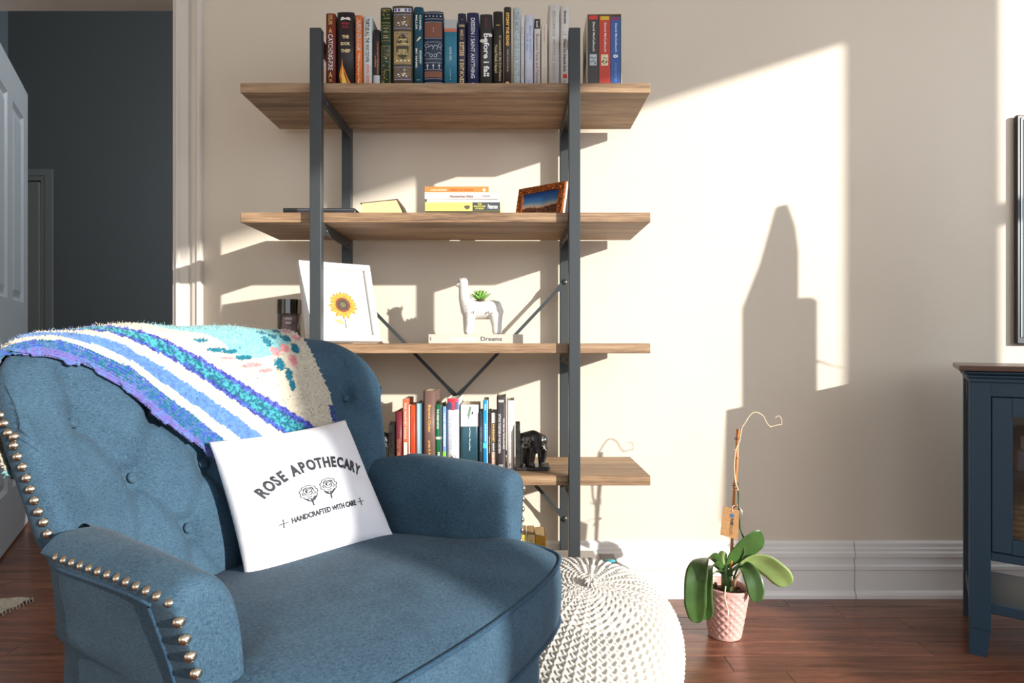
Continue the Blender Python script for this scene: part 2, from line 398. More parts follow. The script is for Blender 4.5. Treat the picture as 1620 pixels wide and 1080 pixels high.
# cross brace of flat bars on the rear posts
cxb, czb = Xp(723, 2.285), Zp(627, 2.285)
for x, z in ((PXL, 1.095), (PXR, 1.095), (PXL, .29), (PXR, .29)):
    P0 = Vector((x, 2.272, z)); P1 = Vector((cxb, 2.272, czb))
    d = (P1-P0).normalized(); nrm = Vector((-d.z, 0, d.x)); b = MB(); G = []
    for s_, hw in ((-.012, .008), (.02, .010), (.05, .0055), (.2, .0055), ((P1-P0).length-.05, .0055), ((P1-P0).length, .009)):
        c = P0+d*s_; G.append([c+nrm*hw+Vector((0, -.004, 0)), c-nrm*hw+Vector((0, -.004, 0)), c-nrm*hw+Vector((0, .0, 0)), c+nrm*hw+Vector((0, .0, 0))])
    b.grid(G, 0, False, cv=True); b.add(G[0], [(0,1,2,3)]); b.add(G[-1], [(0,1,2,3)])
    o = S(b, 'brace', M_steel)
    bb = MB().lathe([(.001, 0), (.0085, 0), (.0085, .003), (.005, .006), (.001, .006)], 14, M=Matrix.Translation((x+.195, 2.268-2.11, z)) @ Matrix.Rotation(R(90), 4, 'X'))
    bb.build('bolt', M_bolt, o)
S(MB().lathe([(.001, 0), (.012, 0), (.012, .004), (.006, .008), (.001, .008)], 14, M=Matrix.Translation((cxb, 2.268, czb)) @ Matrix.Rotation(R(90), 4, 'X')), 'brace_hub', M_bolt)

# ================================================================== books
M_pages = mat('page_paper', (226, 212, 182), .8, noise=.10, nscale=90, stretch=(30, 1, 1), bump=.3, bscale=100)
def cover_mat(c): return mat('cover_%02x%02x%02x' % tuple(int(v) for v in c), c, .48, noise=.03, nscale=25, bump=.05, bscale=400)
def upright_book(label, px0, px1, ytop, col, zb, Y=1.985, depth=.15, hard=True, group=None, pages=None, back=None, lean=0., name='book', bulge=.0):
    """a standing book, spine towards the room. returns root and a placing helper (local coords: x centre 0, y 0 spine, z 0 base)"""
    x0, x1 = Xp(px0, Y)+.0004, Xp(px1, Y)-.0004; zt = Zp(ytop, Y)
    w_, h_ = x1-x0, zt-zb
    r = thing(name, label, 'book', ((x0+x1)/2, Y, zb), 0, group)
    if lean: r.rotation_euler = (0, lean, 0)
    c = cover_mat(col); cb = cover_mat(back) if back else c
    t = min(.0028 if hard else .0009, w_*.16); mb = MB(); hw = w_/2
    bl = bulge if bulge else (min(.005, w_*.22) if hard and w_ > .018 else .0006)
    # spine (slightly rounded) as a strip with thickness
    n = 7; G = []
    for i in range(n):
        u = -1+2*i/(n-1); yo = bl*(1-math.sqrt(max(0, 1-u*u*.98)))
        G.append([(u*hw, yo, 0), (u*hw, yo, h_), (u*(hw-t*.8), yo+t+.0006, h_), (u*(hw-t*.8), yo+t+.0006, 0)])
    mb.grid(G, 0, True, cv=True); mb.add(G[0], [(0,1,2,3)]); mb.add(G[-1], [(0,1,2,3)])
    e = bl*.86
    mb.bbox(-hw, -hw+t, e, depth, 0, h_, min(.0004, t*.3), 1); mb.bbox(hw-t, hw, e, depth, 0, h_, min(.0004, t*.3), 1)
    mb.build('cover', [c, cb], r)
    k = .003 if hard else .0003
    pg = MB(); G = []
    for i in range(n):
        u = -1+2*i/(n-1); G.append([(u*(hw-t), bl*1.0+t+.001, k), (u*(hw-t), bl+t+.001, h_-k), (u*(hw-t), depth-k-(.004*(1-u*u) if hard else 0), h_-k), (u*(hw-t), depth-k-(.004*(1-u*u) if hard else 0), k)])
    pg.grid(G, 0, False, cv=True); pg.add(G[0], [(0,1,2,3)]); pg.add(G[-1], [(0,1,2,3)]); pg.build('pages', M_pages if not pages else cover_mat(pages), r)
    return r, w_, h_
# spine print: curved to sit on the rounded spine
def spine_y(u, w_, hard=True): 
    bl = min(.005, w_*.22) if hard and w_ > .018 else .0006
    return bl*(1-math.sqrt(max(0, 1-min(1, u*u)*.98)))
def sp_text(r, s, w_, h_, z0, z1, col, frac=.6, cx=0., vertical=True, bold=.02, hard=True, up=False):
    """text between z fractions z0..z1 of the height, covering frac of the width"""
    vs, fs, _ = text_data(s, bold); W = w_*frac; H = (z1-z0)*h_; cz = (z0+z1)/2*h_; P = []
    for a in vs:
        if vertical: x, z = cx*w_+a[1]*W*(-1 if up else 1), cz-a[0]*H*(-1 if up else 1)
        else: x, z = cx*w_+a[0]*W, cz+a[1]*H
        P.append((x, spine_y(x/(w_/2), w_, hard)-.00045, z))
    return MB().add(P, fs).build('lettering', flat(col, .5), r, fix=False)
def sp_rect(r, w_, h_, z0, z1, col, x0=-.98, x1=.98, name='band', hard=True, lift=.00025, rough=.5):
    G = []
    for i in range(7):
        u = x0+(x1-x0)*i/6; y_ = spine_y(u, w_, hard)-lift; G.append([(u*w_/2, y_, z0*h_), (u*w_/2, y_, z1*h_)])
    return MB().grid(G).build(name, flat(col, rough), r)
def sp_dots(r, w_, h_, n, z0, z1, col, size=.002, seed=1, x0=-.8, x1=.8, name='ornament', sides=5, lift=.0006, gridded=None):
    rd = random.Random(seed); mb = MB()
    for i in range(n):
        if gridded: a = i % gridded; b = i//gridded; u = x0+(x1-x0)*(a+.5)/gridded; z = (z0+(z1-z0)*(b+.5)/max(1, n//gridded))*h_
        else: u = rd.uniform(x0, x1); z = rd.uniform(z0, z1)*h_
        s_ = size*rd.uniform(.6, 1.3) if not gridded else size; ph = rd.uniform(0, 6); y_ = spine_y(u, w_)-lift
        mb.add([(u*w_/2+s_*math.cos(ph+k*2*math.pi/sides), y_, z+s_*math.sin(ph+k*2*math.pi/sides)*rd.uniform(.5, 1.0)) for k in range(sides)], [tuple(range(sides))])
    return mb.build(name, flat(col, .4), r, fix=False)
W_ = (238, 234, 226); GOLD = (214, 176, 96); G1 = 'books standing on the top shelf'
ZT = ZS[0]+.0003
B = lambda lab, a, b, yt, col, **k: upright_book(lab, a, b, yt, col, ZT, group=G1, **k)
r, w_, h_ = B('rust red paperback with white capital title, leftmost book on top shelf', 515, 530.5, 21, (118, 48, 36), depth=.14)
sp_text(r, 'CATCHING-FIRE', w_, h_, .24, .72, W_, .5); sp_text(r, 'COLLINS', w_, h_, .85, .98, GOLD, .42); sp_text(r, 'A', w_, h_, .74, .8, (240,190,90), .3, vertical=False); sp_text(r, 'A', w_, h_, .14, .22, (220,180,90), .4, vertical=False); sp_text(r, '2', w_, h_, .09, .12, GOLD, .4, vertical=False)
r, w_, h_ = B('thick black book with flame on spine and white open book emblem', 533, 560, 19, (40, 33, 36), depth=.14)
for s_, z in (('THE', .675), ('BOOK', .585), ('THIEF', .49)): sp_text(r, s_, w_, h_, z-.022, z+.022, (240, 214, 160), .56 if len(s_) > 3 else .4, vertical=False, bold=.04)
sp_text(r, 'MARKUS', w_, h_, .835, .865, (176, 40, 44), .45, vertical=False); sp_text(r, 'ZUSAK', w_, h_, .79, .82, (176, 40, 44), .38, vertical=False)
def sp_poly(r, w_, pts, h_, col, name='ornament', lift=.0005, m=None):
    mb = MB(); P = [(x*w_/2, spine_y(x, w_)-lift, z*h_) for x, z in pts]; mb.add(P, [tuple(range(len(P)))]); return mb.build(name, m or flat(col), r)
sp_poly(r, w_, [(-.6, .89), (-.02, .905), (.6, .89), (.55, .925), (.25, .935), (0, .92), (-.3, .937), (-.5, .93)], h_, (225, 215, 205))
sp_poly(r, w_, [(-.5, .0), (-.55, .06), (-.75, .15), (-.72, .2), (-.5, .3), (-.42, .4), (-.3, .3), (.05, .2), (.35, .12), (.55, .08), (.5, .0)], h_, (225, 120, 40))
sp_poly(r, w_, [(-.35, .05), (-.5, .15), (-.4, .25), (-.33, .3), (-.2, .2), (.1, .1), (.2, .05)], h_, (250, 205, 90), lift=.0008)
r, w_, h_ = B('slim orange book with pale blue vertical author lettering', 561.5, 573, 24, (226, 116, 50), depth=.13)
sp_text(r, 'LAUREN GRAHAM', w_, h_, .52, .97, (200, 200, 196), .62, bold=.03); sp_text(r, 'Talking as Fast as I Can', w_, h_, .07, .48, (250, 225, 190), .36)
r, w_, h_ = B('white book with black handwritten title and orange author name', 574, 588.5, 25, (214, 220, 218), depth=.14)
sp_text(r, 'TURTLES ALL THE WAY DOWN', w_, h_, .36, .96, (30, 30, 32), .44); sp_text(r, 'JOHN GREEN', w_, h_, .04, .33, (232, 92, 40), .42)
r, w_, h_ = B('short charcoal book with orange vertical lines and grey base label', 590, 601, 47, (46, 42, 44), depth=.13)
sp_rect(r, w_, h_, .0, .22, (190, 190, 192)); sp_text(r, 'THE FIRE NEXT TIME BALDWIN', w_, h_, .24, .8, (220, 120, 60), .22, cx=.18); sp_text(r, 'JAMES', w_, h_, .36, .56, (240, 150, 60), .2, cx=-.2)
r, w_, h_ = B('dark green clothbound classic with gold foliage panels', 601.5, 619, 12, (26, 54, 38), depth=.15)
sp_dots(r, w_, h_, 46, .03, .5, (206, 174, 92), .0016, 3, -.62, .62); sp_dots(r, w_, h_, 22, .85, .965, (206, 174, 92), .0016, 4, -.6, .6)
for a, b in ((.52, .524), (.585, .589), (.775, .779), (.81, .814), (.975, .979)): sp_rect(r, w_, h_, a, b, GOLD, -.8, .8)
for x in (-.78, .74): sp_rect(r, w_, h_, .02, .52, GOLD, x, x+.04); sp_rect(r, w_, h_, .589, .775, (150, 150, 100), x, x+.04)
for s_, z in (('LEAVES', .745), ('of', .72), ('GRASS', .698), ('WALT', .65), ('WHITMAN', .625)): sp_text(r, s_, w_, h_, z-.007, z+.007, (214, 196, 130), .5 if len(s_) > 3 else .14, vertical=False)
r, w_, h_ = B('widest brown clothbound novel collection with blue and cream floral bands', 620.5, 653, 9, (82, 72, 58), depth=.16)
for a, b in ((.925, .97), (.0, .055)):
    sp_rect(r, w_, h_, a, b, (212, 210, 205), -.85, .85)
    for x in (-.8, -.45, .22, .58): sp_rect(r, w_, h_, a+.006, b-.006, (74, 78, 150), x, x+.22, lift=.0004)
for a, b in ((.72, .9), (.1, .26)):
    sp_rect(r, w_, h_, a, b, (98, 84, 64), -.86, .86)
    sp_rect(r, w_, h_, a, a+.008, (150, 150, 190), -.86, .86, lift=.0004); sp_rect(r, w_, h_, b-.008, b, (150, 150, 190), -.86, .86, lift=.0004)
    sp_dots(r, w_, h_, 70, a+.02, b-.02, (196, 158, 70), .0012, 7, -.75, .75); sp_dots(r, w_, h_, 26, a+.02, b-.02, (86, 92, 150), .0016, 8, -.78, .78, lift=.0007)
    sp_dots(r, w_, h_, 7, a+.04, b-.04, (235, 228, 214), .0034, 9, -.5, .5, sides=8, lift=.0009)
sp_rect(r, w_, h_, .29, .69, (150, 130, 84), -.86, .86)
G_ = [(math.cos(t)*.62, .5+math.sin(t)*.155) for t in [k*2*math.pi/24 for k in range(24)]]
sp_poly(r, w_, G_, h_, (72, 64, 52), lift=.0008)
sp_dots(r, w_, h_, 40, .3, .38, (226, 190, 96), .0014, 12, -.8, .8, lift=.0009); sp_dots(r, w_, h_, 30, .62, .68, (226, 190, 96), .0014, 13, -.8, .8, lift=.0009)
sp_dots(r, w_, h_, 3, .64, .68, (74, 84, 160), .0034, 14, -.75, .75, sides=8, lift=.0011, gridded=3); sp_dots(r, w_, h_, 4, .305, .36, (236, 230, 216), .003, 15, -.7, .8, sides=8, lift=.0011, gridded=4)
for s_, z, f_ in (('JANE', .585, .44), ('AUSTEN', .53, .6), ('SEVEN', .455, .42), ('NOVELS', .42, .5)):
    o = sp_text(r, s_, w_, h_, z-.016, z+.016, (235, 215, 150), f_, vertical=False); o.location.y = -.0009
r, w_, h_ = B('teal hardback with white lettering and small gold feather', 654.5, 669.5, 11, (22, 74, 92), depth=.15)
sp_text(r, 'CHANEL', w_, h_, .71, .9, W_, .2, cx=.2); sp_text(r, 'MILLER', w_, h_, .72, .9, W_, .2, cx=-.22); sp_text(r, 'KNOW', w_, h_, .3, .46, W_, .2, cx=.22); sp_text(r, 'MY NAME', w_, h_, .25, .49, W_, .2, cx=-.22)
sp_poly(r, w_, [(-.5, .575), (-.2, .58), (.4, .61), (.55, .635), (.2, .63), (-.2, .6)], h_, (235, 222, 170)); sp_rect(r, w_, h_, .1, .105, (180, 200, 205), -.4, .4)
r, w_, h_ = B('thick navy decorated classic with brown bands and silver scrollwork', 670, 701, 18, (32, 48, 70), depth=.16)
for a, b in ((.66, .855), (.14, .22)): sp_rect(r, w_, h_, a, b, (122, 74, 54), -.9, .9)
for z in (.975, .86, .65, .60, .38, .33, .24, .12, .07, .9): sp_rect(r, w_, h_, z, z+.004, (190, 196, 204), -.9, .9)
sp_dots(r, w_, h_, 5, .91, .965, (226, 226, 222), .0024, 1, -.95, .95, sides=6, gridded=5); sp_dots(r, w_, h_, 5, .02, .065, (226, 226, 222), .0024, 1, -.95, .95, sides=6, gridded=5)
mbr = MB()
def ring(mb, cx_, cz_, ro, ri, w_, n=16, a0=0, a1=2*math.pi, lift=.0006):
    for k in range(n):
        t0 = a0+(a1-a0)*k/n; t1 = a0+(a1-a0)*(k+1)/n
        P = [(cx_+q*math.cos(t), cz_+q*math.sin(t)) for q, t in ((ri, t0), (ro, t0), (ro, t1), (ri, t1))]
        mb.add([(x, spine_y(x/(w_/2), w_)-lift, z) for x, z in P], [(0,1,2,3)])
for sx in (-1, 1):
    ring(mbr, sx*.68*w_/2, .555*h_, .006, .0047, w_); ring(mbr, sx*.22*w_/2, .425*h_, .005, .0038, w_); ring(mbr, sx*.22*w_/2, .53*h_, .007, .0055, w_, a0=-1, a1=3)
    ring(mbr, sx*.6*w_/2, .43*h_, .008, .0068, w_, a0=.5, a1=3.6); ring(mbr, sx*.42*w_/2, .49*h_, .012, .0109, w_, a0=0 if sx > 0 else 2, a1=1.3 if sx > 0 else 3.3)
for k in range(3): 
    x = (-.6+.6*k)*w_/2; mbr.add([(x+dx, spine_y((x+dx)/(w_/2), w_)-.0006, (.25*h_)+dz) for dx, dz in ((-.001, 0), (.001, 0), (.001, .008), (.004, .010), (.0008, .013), (0, .018), (-.0008, .013), (-.004, .010), (-.001, .008))], [tuple(range(9))])
mbr.build('scrollwork', flat((196, 202, 210)), r, fix=False)
sp_dots(r, w_, h_, 2, .72, .8, (220, 215, 205), .0016, 3, -.1, .1, gridded=1)
r, w_, h_ = B('mid blue paperback with grey top strip and small white title', 702.5, 723, 31, (46, 118, 142), depth=.13, hard=False)
sp_rect(r, w_, h_, .86, 1, (172, 176, 176), hard=False); sp_rect(r, w_, h_, .82, .87, (196, 110, 84), hard=False, lift=.0004); sp_text(r, 'GONE GIRL', w_, h_, .4, .6, (190, 214, 220), .16, hard=False); sp_text(r, 'a novel of', w_, h_, .12, .28, (150, 190, 200), .1, hard=False)
r, w_, h_ = B('navy book with packed gold lettering and crest at top', 724, 737, 21, (44, 44, 66), depth=.14)
sp_text(r, 'MARIE LU', w_, h_, .65, .78, (200, 170, 130), .4); sp_text(r, 'SISTERS', w_, h_, .43, .62, (214, 180, 136), .58, bold=.05); sp_text(r, 'ENTWINED', w_, h_, .06, .34, (222, 196, 140), .52, bold=.03)
sp_rect(r, w_, h_, .36, .385, (190, 160, 150), -.5, .5); sp_rect(r, w_, h_, .82, .85, (160, 150, 110), -.7, .7); sp_dots(r, w_, h_, 1, .88, .92, W_, .002, 2, -.1, .1); sp_rect(r, w_, h_, .0, .025, (190, 160, 140), -.7, .7)
r, w_, h_ = B('indigo hardback with large white capital title', 738.5, 757.5, 20, (40, 44, 82), depth=.15)
sp_text(r, 'DESSEN / SAINT ANYTHING', w_, h_, .13, .93, (205, 205, 215), .34); sp_text(r, 'U', w_, h_, .03, .07, (190, 190, 205), .25)
r, w_, h_ = B('dark grey book with white lowercase title and pale blossoms', 759, 779, 22.5, (54, 52, 54), depth=.15)
sp_text(r, 'before i fall', w_, h_, .16, .74, (240, 240, 238), .46, cx=.03, bold=.03); sp_dots(r, w_, h_, 1, .7, .72, (226, 210, 204), .0058, 5, .62, .66, sides=12); sp_dots(r, w_, h_, 1, .63, .64, (206, 210, 186), .0058, 5, -.66, -.6, sides=12); sp_text(r, 'OLIVER', w_, h_, .82, .95, (120, 40, 60), .2)
r, w_, h_ = B('black book with gold serif title in two columns', 780, 795.5, 18, (42, 38, 34), depth=.15)
sp_text(r, 'Yuval Noah Harari', w_, h_, .2, .57, (206, 184, 130), .28, cx=-.2); sp_text(r, '21 Lessons for the 21st Century', w_, h_, .09, .69, (206, 184, 130), .28, cx=.2); sp_dots(r, w_, h_, 3, .8, .84, GOLD, .0022, 2, -.35, .35, gridded=3)
r, w_, h_ = B('tall dark brown hardback with gold capital title at top', 797, 809, 11, (58, 48, 42), depth=.16, back=(120, 28, 34))
sp_text(r, 'STONY THE ROAD', w_, h_, .52, .93, (232, 190, 100), .42, bold=.05); sp_text(r, 'HENRY LOUIS GATES, JR.', w_, h_, .2, .48, (220, 190, 140), .2); sp_rect(r, w_, h_, .04, .08, (220, 176, 90), -.5, .4)
r, w_, h_ = B('pale grey blue book with tall narrow lettering', 811.5, 823.5, 12, (188, 200, 202), depth=.15)
sp_text(r, 'THE MOST-NEVER EVER WHITE LIE', w_, h_, .06, .95, (140, 150, 158), .6)
r, w_, h_ = B('very thin white book squeezed between pale volumes', 824, 829, 25, (222, 222, 222), depth=.13, hard=False)
sp_text(r, 'AND THE MOUNTAINS ECHOED', w_, h_, .15, .85, (150, 150, 155), .4, hard=False)
r, w_, h_ = B('pale lilac paperback with faint blue title and ring mark', 830, 844, 23.5, (206, 210, 226), depth=.14)
sp_text(r, 'MAN MAPPETH', w_, h_, .4, .85, (130, 160, 206), .24, cx=.15); sp_text(r, 'THE SEA', w_, h_, .5, .75, (130, 160, 206), .22, cx=-.2); mbr = MB(); ring(mbr, 0, .09*h_, .0042, .0032, w_); mbr.build('emblem', flat((120, 170, 210)), r, fix=False)
r, w_, h_ = B('white paperback with black square label at top of spine', 845, 855, 30, (216, 208, 204), depth=.13, hard=False)
sp_rect(r, w_, h_, .86, 1, (40, 38, 40), hard=False); o = sp_text(r, 'Sowell', w_, h_, .88, .97, W_, .36, hard=False); o.location.y = -.0004; sp_text(r, 'Economic Facts and Fallacies', w_, h_, .06, .78, (132, 118, 124), .44, hard=False)
r, w_, h_ = B('short cream paperback with faint pink title', 856, 866.5, 38, (226, 216, 198), depth=.13, hard=False)
sp_text(r, 'THE ALCHEMIST', w_, h_, .7, .97, (204, 170, 160), .2, hard=False); sp_text(r, 'a fable about following', w_, h_, .2, .6, (196, 180, 160), .14, hard=False)
r, w_, h_ = B('tallest white hardback with widely spaced grey capitals', 867.5, 885.5, 8, (214, 210, 204), depth=.16)
sp_text(r, 'BECOMING  MICHELLE OBAMA', w_, h_, .09, .93, (170, 168, 164), .26)
r, w_, h_ = B('white hardback with black cursive title, drawn cliff and red mark beside right post', 886.5, 900.5, 9, (218, 214, 210), depth=.15)
sp_text(r, 'Silverstein', w_, h_, .78, .94, (40, 38, 38), .3, cx=.05); sp_text(r, 'Where the Sidewalk Ends', w_, h_, .2, .6, (40, 38, 38), .34); sp_rect(r, w_, h_, .12, .17, (206, 44, 34), -.4, .5); sp_text(r, 'Harper', w_, h_, .03, .1, (90, 90, 90), .12)
sp_dots(r, w_, h_, 16, .66, .74, (90, 90, 90), .0008, 6, -.7, .7); mbr = MB(); ring(mbr, 0, .6*h_, .0135, .0122, w_, a0=.9, a1=2.3); mbr.build('ornament', flat((140, 138, 136)), r, fix=False)
# boxed set of three in a cream slipcase
Yc = 1.965
xa, xb, zt = Xp(928.5, Yc), Xp(983.5, Yc), Zp(21.5, Yc)
M_case = mat('slipcase_card', (214, 202, 176), .7, noise=.05, nscale=30)
cs = thing('slipcase', 'cream slipcase holding three history volumes at right end of top shelf', 'slipcase', ((xa+xb)/2, Yc, ZT)); hw = (xb-xa)/2; hh = zt-ZT
cs.rotation_euler.z = R(-1.5)
MB().box(-hw, -hw+.0016, 0, .15, 0, hh).box(hw-.0016, hw, 0, .15, 0, hh).box(-hw, hw, .1484, .15, 0, hh).box(-hw+.0016, hw-.0016, 0, .1484, 0, .0016).box(-hw+.0016, hw-.0016, 0, .1484, hh-.0016, hh).build('case', M_case, cs)
o = MB().add([(-hw-.0004, .02+.09*a, hh*b) for a, b in ((.1, .38), (.75, .25), (.9, .45), (.8, .6), (.5, .62), (.2, .5))], [tuple(range(6))]).build('case_print', flat((96, 90, 82)), cs)
M_sp = [( (62, 60, 58), (206, 52, 46), 'charcoal'), ((190, 62, 42), (206, 176, 40), 'red'), ((48, 92, 158), (120, 60, 96), 'blue')]
xx = [-hw+.0022, -hw+.0022+(2*hw-.0044)*.345, -hw+.0022+(2*hw-.0044)*.69, hw-.0022]
for k, (c, s2, nm) in enumerate(M_sp):
    a, b = xx[k]+.0004, xx[k+1]-.0006; wd = b-a
    r = thing('book', nm+' paperback volume with coloured top strip, inside the cream slipcase', 'book', ((xa+xb)/2+(a+b)/2*math.cos(R(1.5)), Yc+.0015, ZT+.002), R(-1.5), 'boxed volumes in the slipcase')
    hb = hh-.006-(.002*k)
    MB().bbox(-wd/2, wd/2, 0, .0012, 0, hb, .0003).box(-wd/2, -wd/2+.0008, .0012, .142, 0, hb).box(wd/2-.0008, wd/2, .0012, .142, 0, hb).build('cover', cover_mat(c), r)
    MB().box(-wd/2+.0009, wd/2-.0009, .0014, .140, .0005, hb-.0005).build('pages', M_pages, r)
    sp_rect(r, wd, hb, .94, .995, s2, hard=False); sp_text(r, 'David McCullough', wd, hb, .48, .9, (226, 222, 214), .26, hard=False, cx=.02)
    if k < 2: sp_rect(r, wd, hb, .28, .44, (186, 196, 200) if k == 0 else (222, 208, 170), -.65, .6, 'picture', False, .0004); sp_dots(r, wd, hb, 12, .3, .4, (70, 66, 50), .0022, 5+k, -.45, .45, 'picture_detail', lift=.0012)
    else: sp_dots(r, wd, hb, 1, .415, .42, (235, 235, 235), .006, 1, -.02, .02, 'emblem', 16, .0012); sp_dots(r, wd, hb, 1, .417, .418, (60, 50, 60), .002, 1, -.02, .02, 'emblem', 8, .0016); sp_text(r, 'THE WRIGHT BROTHERS', wd, hb, .05, .33, (120, 150, 200), .2, hard=False)
# ================================================================== armchair geometry (local u across, s towards the back, z up)
AO = np.array([-.371, .703]); AL = np.array([.494, .869]); AB = np.array([-.869, .494])
def a2w(P):
    P = np.asarray(P, float); return np.stack([AO[0]+P[..., 0]*AL[0]+P[..., 1]*AB[0], AO[1]+P[..., 0]*AL[1]+P[..., 1]*AB[1], P[..., 2]], -1)
def spow(x, p): return np.sign(x)*np.abs(x)**p
def back_mid(a, z):
    """mid sheet of the back; a in -1..1 across (−1 near wing), z height"""
    lean = np.maximum(z-.60, 0)
    sf = .285+.50*lean+.10*np.minimum(z-.60, 0)
    sb = .385+.33*(z-.47)
    W = .316+.030*np.clip((z-.6)/.25, 0, 1)-.085*np.clip((.62-z)/.3, 0, 1)
    t = a*np.pi/2
    u = .385+W*spow(np.sin(t), .90); s = sf+(sb-sf)*np.abs(np.cos(t))**.74
    ap = np.clip(a, 0, 1); zz = np.clip((z-.62)/.2, 0, 1.1); u = u+.030*ap**2*zz; s = s-.030*ap**5*zz
    return np.stack([u, s, z*np.ones_like(u)], -1)
def back_shell(na=150, nz=110):
    q = np.linspace(-1, 1, na); a = np.sin(q*np.pi/2)*.35+q*.65
    a = np.clip(a, -1, 1)
    # plan arc length at mid height to place the corner drop
    fine = np.linspace(-1, 1, 2001); P = back_mid(fine, np.full(2001, .75)); d = np.r_[0, np.cumsum(np.linalg.norm(np.diff(P, axis=0), axis=1))]
    arc = np.interp(a, fine, d); tot = d[-1]; dd = np.minimum(arc, tot-arc)
    r = .11; top = .905-.030*a**2-.022*np.exp(-((a+1)/.4)**2)-.105*(1-np.sqrt(np.maximum(0, 1-((r-np.minimum(dd, r))/r)**2)))
    v = np.linspace(0, 1, nz); v = 1-(1-v)**1.35
    z0 = .10
    Z = z0+(top[:, None]-z0)*v[None, :]; A = np.repeat(a[:, None], nz, 1)
    M = back_mid(A, Z)
    gu = np.gradient(M, axis=0); gv = np.gradient(M, axis=1); Nn = np.cross(gu, gv); Nn /= np.linalg.norm(Nn, axis=-1, keepdims=True)+1e-9
    # make it point inwards (towards the seat)
    cen = np.array([.385, .1, .6]); sgn = np.sign(np.sum(Nn*(cen-M), -1))[..., None]; Nn *= np.where(sgn == 0, 1, sgn)
    # distance to the free boundary
    bd = np.concatenate([M[:, -1], M[0, :], M[-1, :]]); D = np.full(Z.shape, 9.)
    for i in range(na): D[i] = np.sqrt(((M[i][:, None, :]-bd[None])**2).sum(-1)).min(1)
    D[0] = 0; D[-1] = 0; D[:, -1] = 0
    rr = .048; e = np.clip(1-D/rr, 0, 1); prof = np.sqrt(np.maximum(0, 1-e**2))
    A_arc = np.repeat(((arc-tot/2))[:, None], nz, 1)
    return M, Nn, prof, D, A_arc, Z
# ================================================================== armchair
def fabric_mat(name, c1, c2, scale=900., bump=.5, sheen=.04, rough=.9):
    m = bpy.data.materials.new(name); m.use_nodes = True; nt = m.node_tree; N = nt.nodes; L = nt.links
    b = N['Principled BSDF']; b.inputs['Roughness'].default_value = rough; b.inputs['Specular IOR Level'].default_value = .25
    b.inputs['Sheen Weight'].default_value = sheen; b.inputs['Sheen Roughness'].default_value = .5
    tc = N.new('ShaderNodeTexCoord'); outs = []
    for st in ((1, 1, .22), (.22, .22, 1)):
        mp = N.new('ShaderNodeMapping'); mp.inputs['Scale'].default_value = st; L.new(tc.outputs['Object'], mp.inputs['Vector'])
        n = N.new('ShaderNodeTexNoise'); n.inputs['Scale'].default_value = scale; n.inputs['Detail'].default_value = 2; L.new(mp.outputs[0], n.inputs['Vector']); outs.append(n.outputs['Fac'])
    mx = N.new('ShaderNodeMix'); mx.data_type = 'FLOAT'; mx.inputs[0].default_value = .5; L.new(outs[0], mx.inputs[2]); L.new(outs[1], mx.inputs[3])
    n3 = N.new('ShaderNodeTexNoise'); n3.inputs['Scale'].default_value = 14; n3.inputs['Detail'].default_value = 5; L.new(tc.outputs['Object'], n3.inputs['Vector'])
    mx2 = N.new('ShaderNodeMix'); mx2.data_type = 'FLOAT'; mx2.inputs[0].default_value = .22; L.new(mx.outputs[0], mx2.inputs[2]); L.new(n3.outputs['Fac'], mx2.inputs[3])
    r = N.new('ShaderNodeValToRGB'); r.color_ramp.elements[0].position = .36; r.color_ramp.elements[0].color = srgb(c1); r.color_ramp.elements[1].position = .64; r.color_ramp.elements[1].color = srgb(c2)
    L.new(mx2.outputs[0], r.inputs['Fac']); L.new(r.outputs[0], b.inputs['Base Color'])
    bp = N.new('ShaderNodeBump'); bp.inputs['Strength'].default_value = bump; bp.inputs['Distance'].default_value = .0008
    L.new(mx.outputs[0], bp.inputs['Height']); L.new(bp.outputs['Normal'], b.inputs['Normal']); return m
M_fab = fabric_mat('chair_linen', (36, 57, 74), (68, 96, 114))
M_fabd = fabric_mat('chair_linen_piping', (26, 48, 68), (54, 84, 106))
M_nail = mat('nail_brass', (206, 194, 176), .25, metal=1)
M_legw = mat('leg_wood', (48, 30, 22), .4)
chair = thing('armchair', 'large blue linen armchair with button tufted back and nailhead trim', 'armchair', (AO[0], AO[1], 0), math.atan2(AL[1], AL[0]))
def npmesh(name, V, Fq, m, parent=None, smooth=True, col=None):
    me = bpy.data.meshes.new(name); V = np.asarray(V, np.float32).reshape(-1, 3); Fq = np.asarray(Fq, np.int32)
    me.vertices.add(len(V)); me.vertices.foreach_set('co', V.ravel()); me.loops.add(Fq.size); me.loops.foreach_set('vertex_index', Fq.ravel())
    me.polygons.add(len(Fq)); me.polygons.foreach_set('loop_start', np.arange(0, Fq.size, Fq.shape[1], dtype=np.int32)); me.polygons.foreach_set('loop_total', np.full(len(Fq), Fq.shape[1], np.int32))
    me.update(calc_edges=True); me.validate()
    me.polygons.foreach_set('use_smooth', [smooth]*len(me.polygons))
    if col is not None:
        ca = me.color_attributes.new('Col', 'FLOAT_COLOR', 'POINT'); ca.data.foreach_set('color', np.concatenate([col, np.ones((len(col), 1))], 1).astype(np.float32).ravel())
    me.materials.append(m); return link(name, me, parent)
def quads(na, nb, flip=False, ca=False):
    i = np.arange(na if ca else na-1)[:, None]; j = np.arange(nb-1)[None, :]; i2 = (i+1) % na
    q = np.stack([i*nb+j, i2*nb+j, i2*nb+j+1, i*nb+j+1], -1).reshape(-1, 4); return q[:, ::-1] if flip else q
NA, NZ = 300, 200
bM, bN, bP, bD, bA, bZ = back_shell(NA, NZ)
ROWS = [(.752, [-.287, -.143, 0, .150, .318]), (.652, [-.216, -.065, .075, .236]), (.556, [-.134, 0, .134])]
btn = [(a_, z_) for z_, aa in ROWS for a_ in aa]
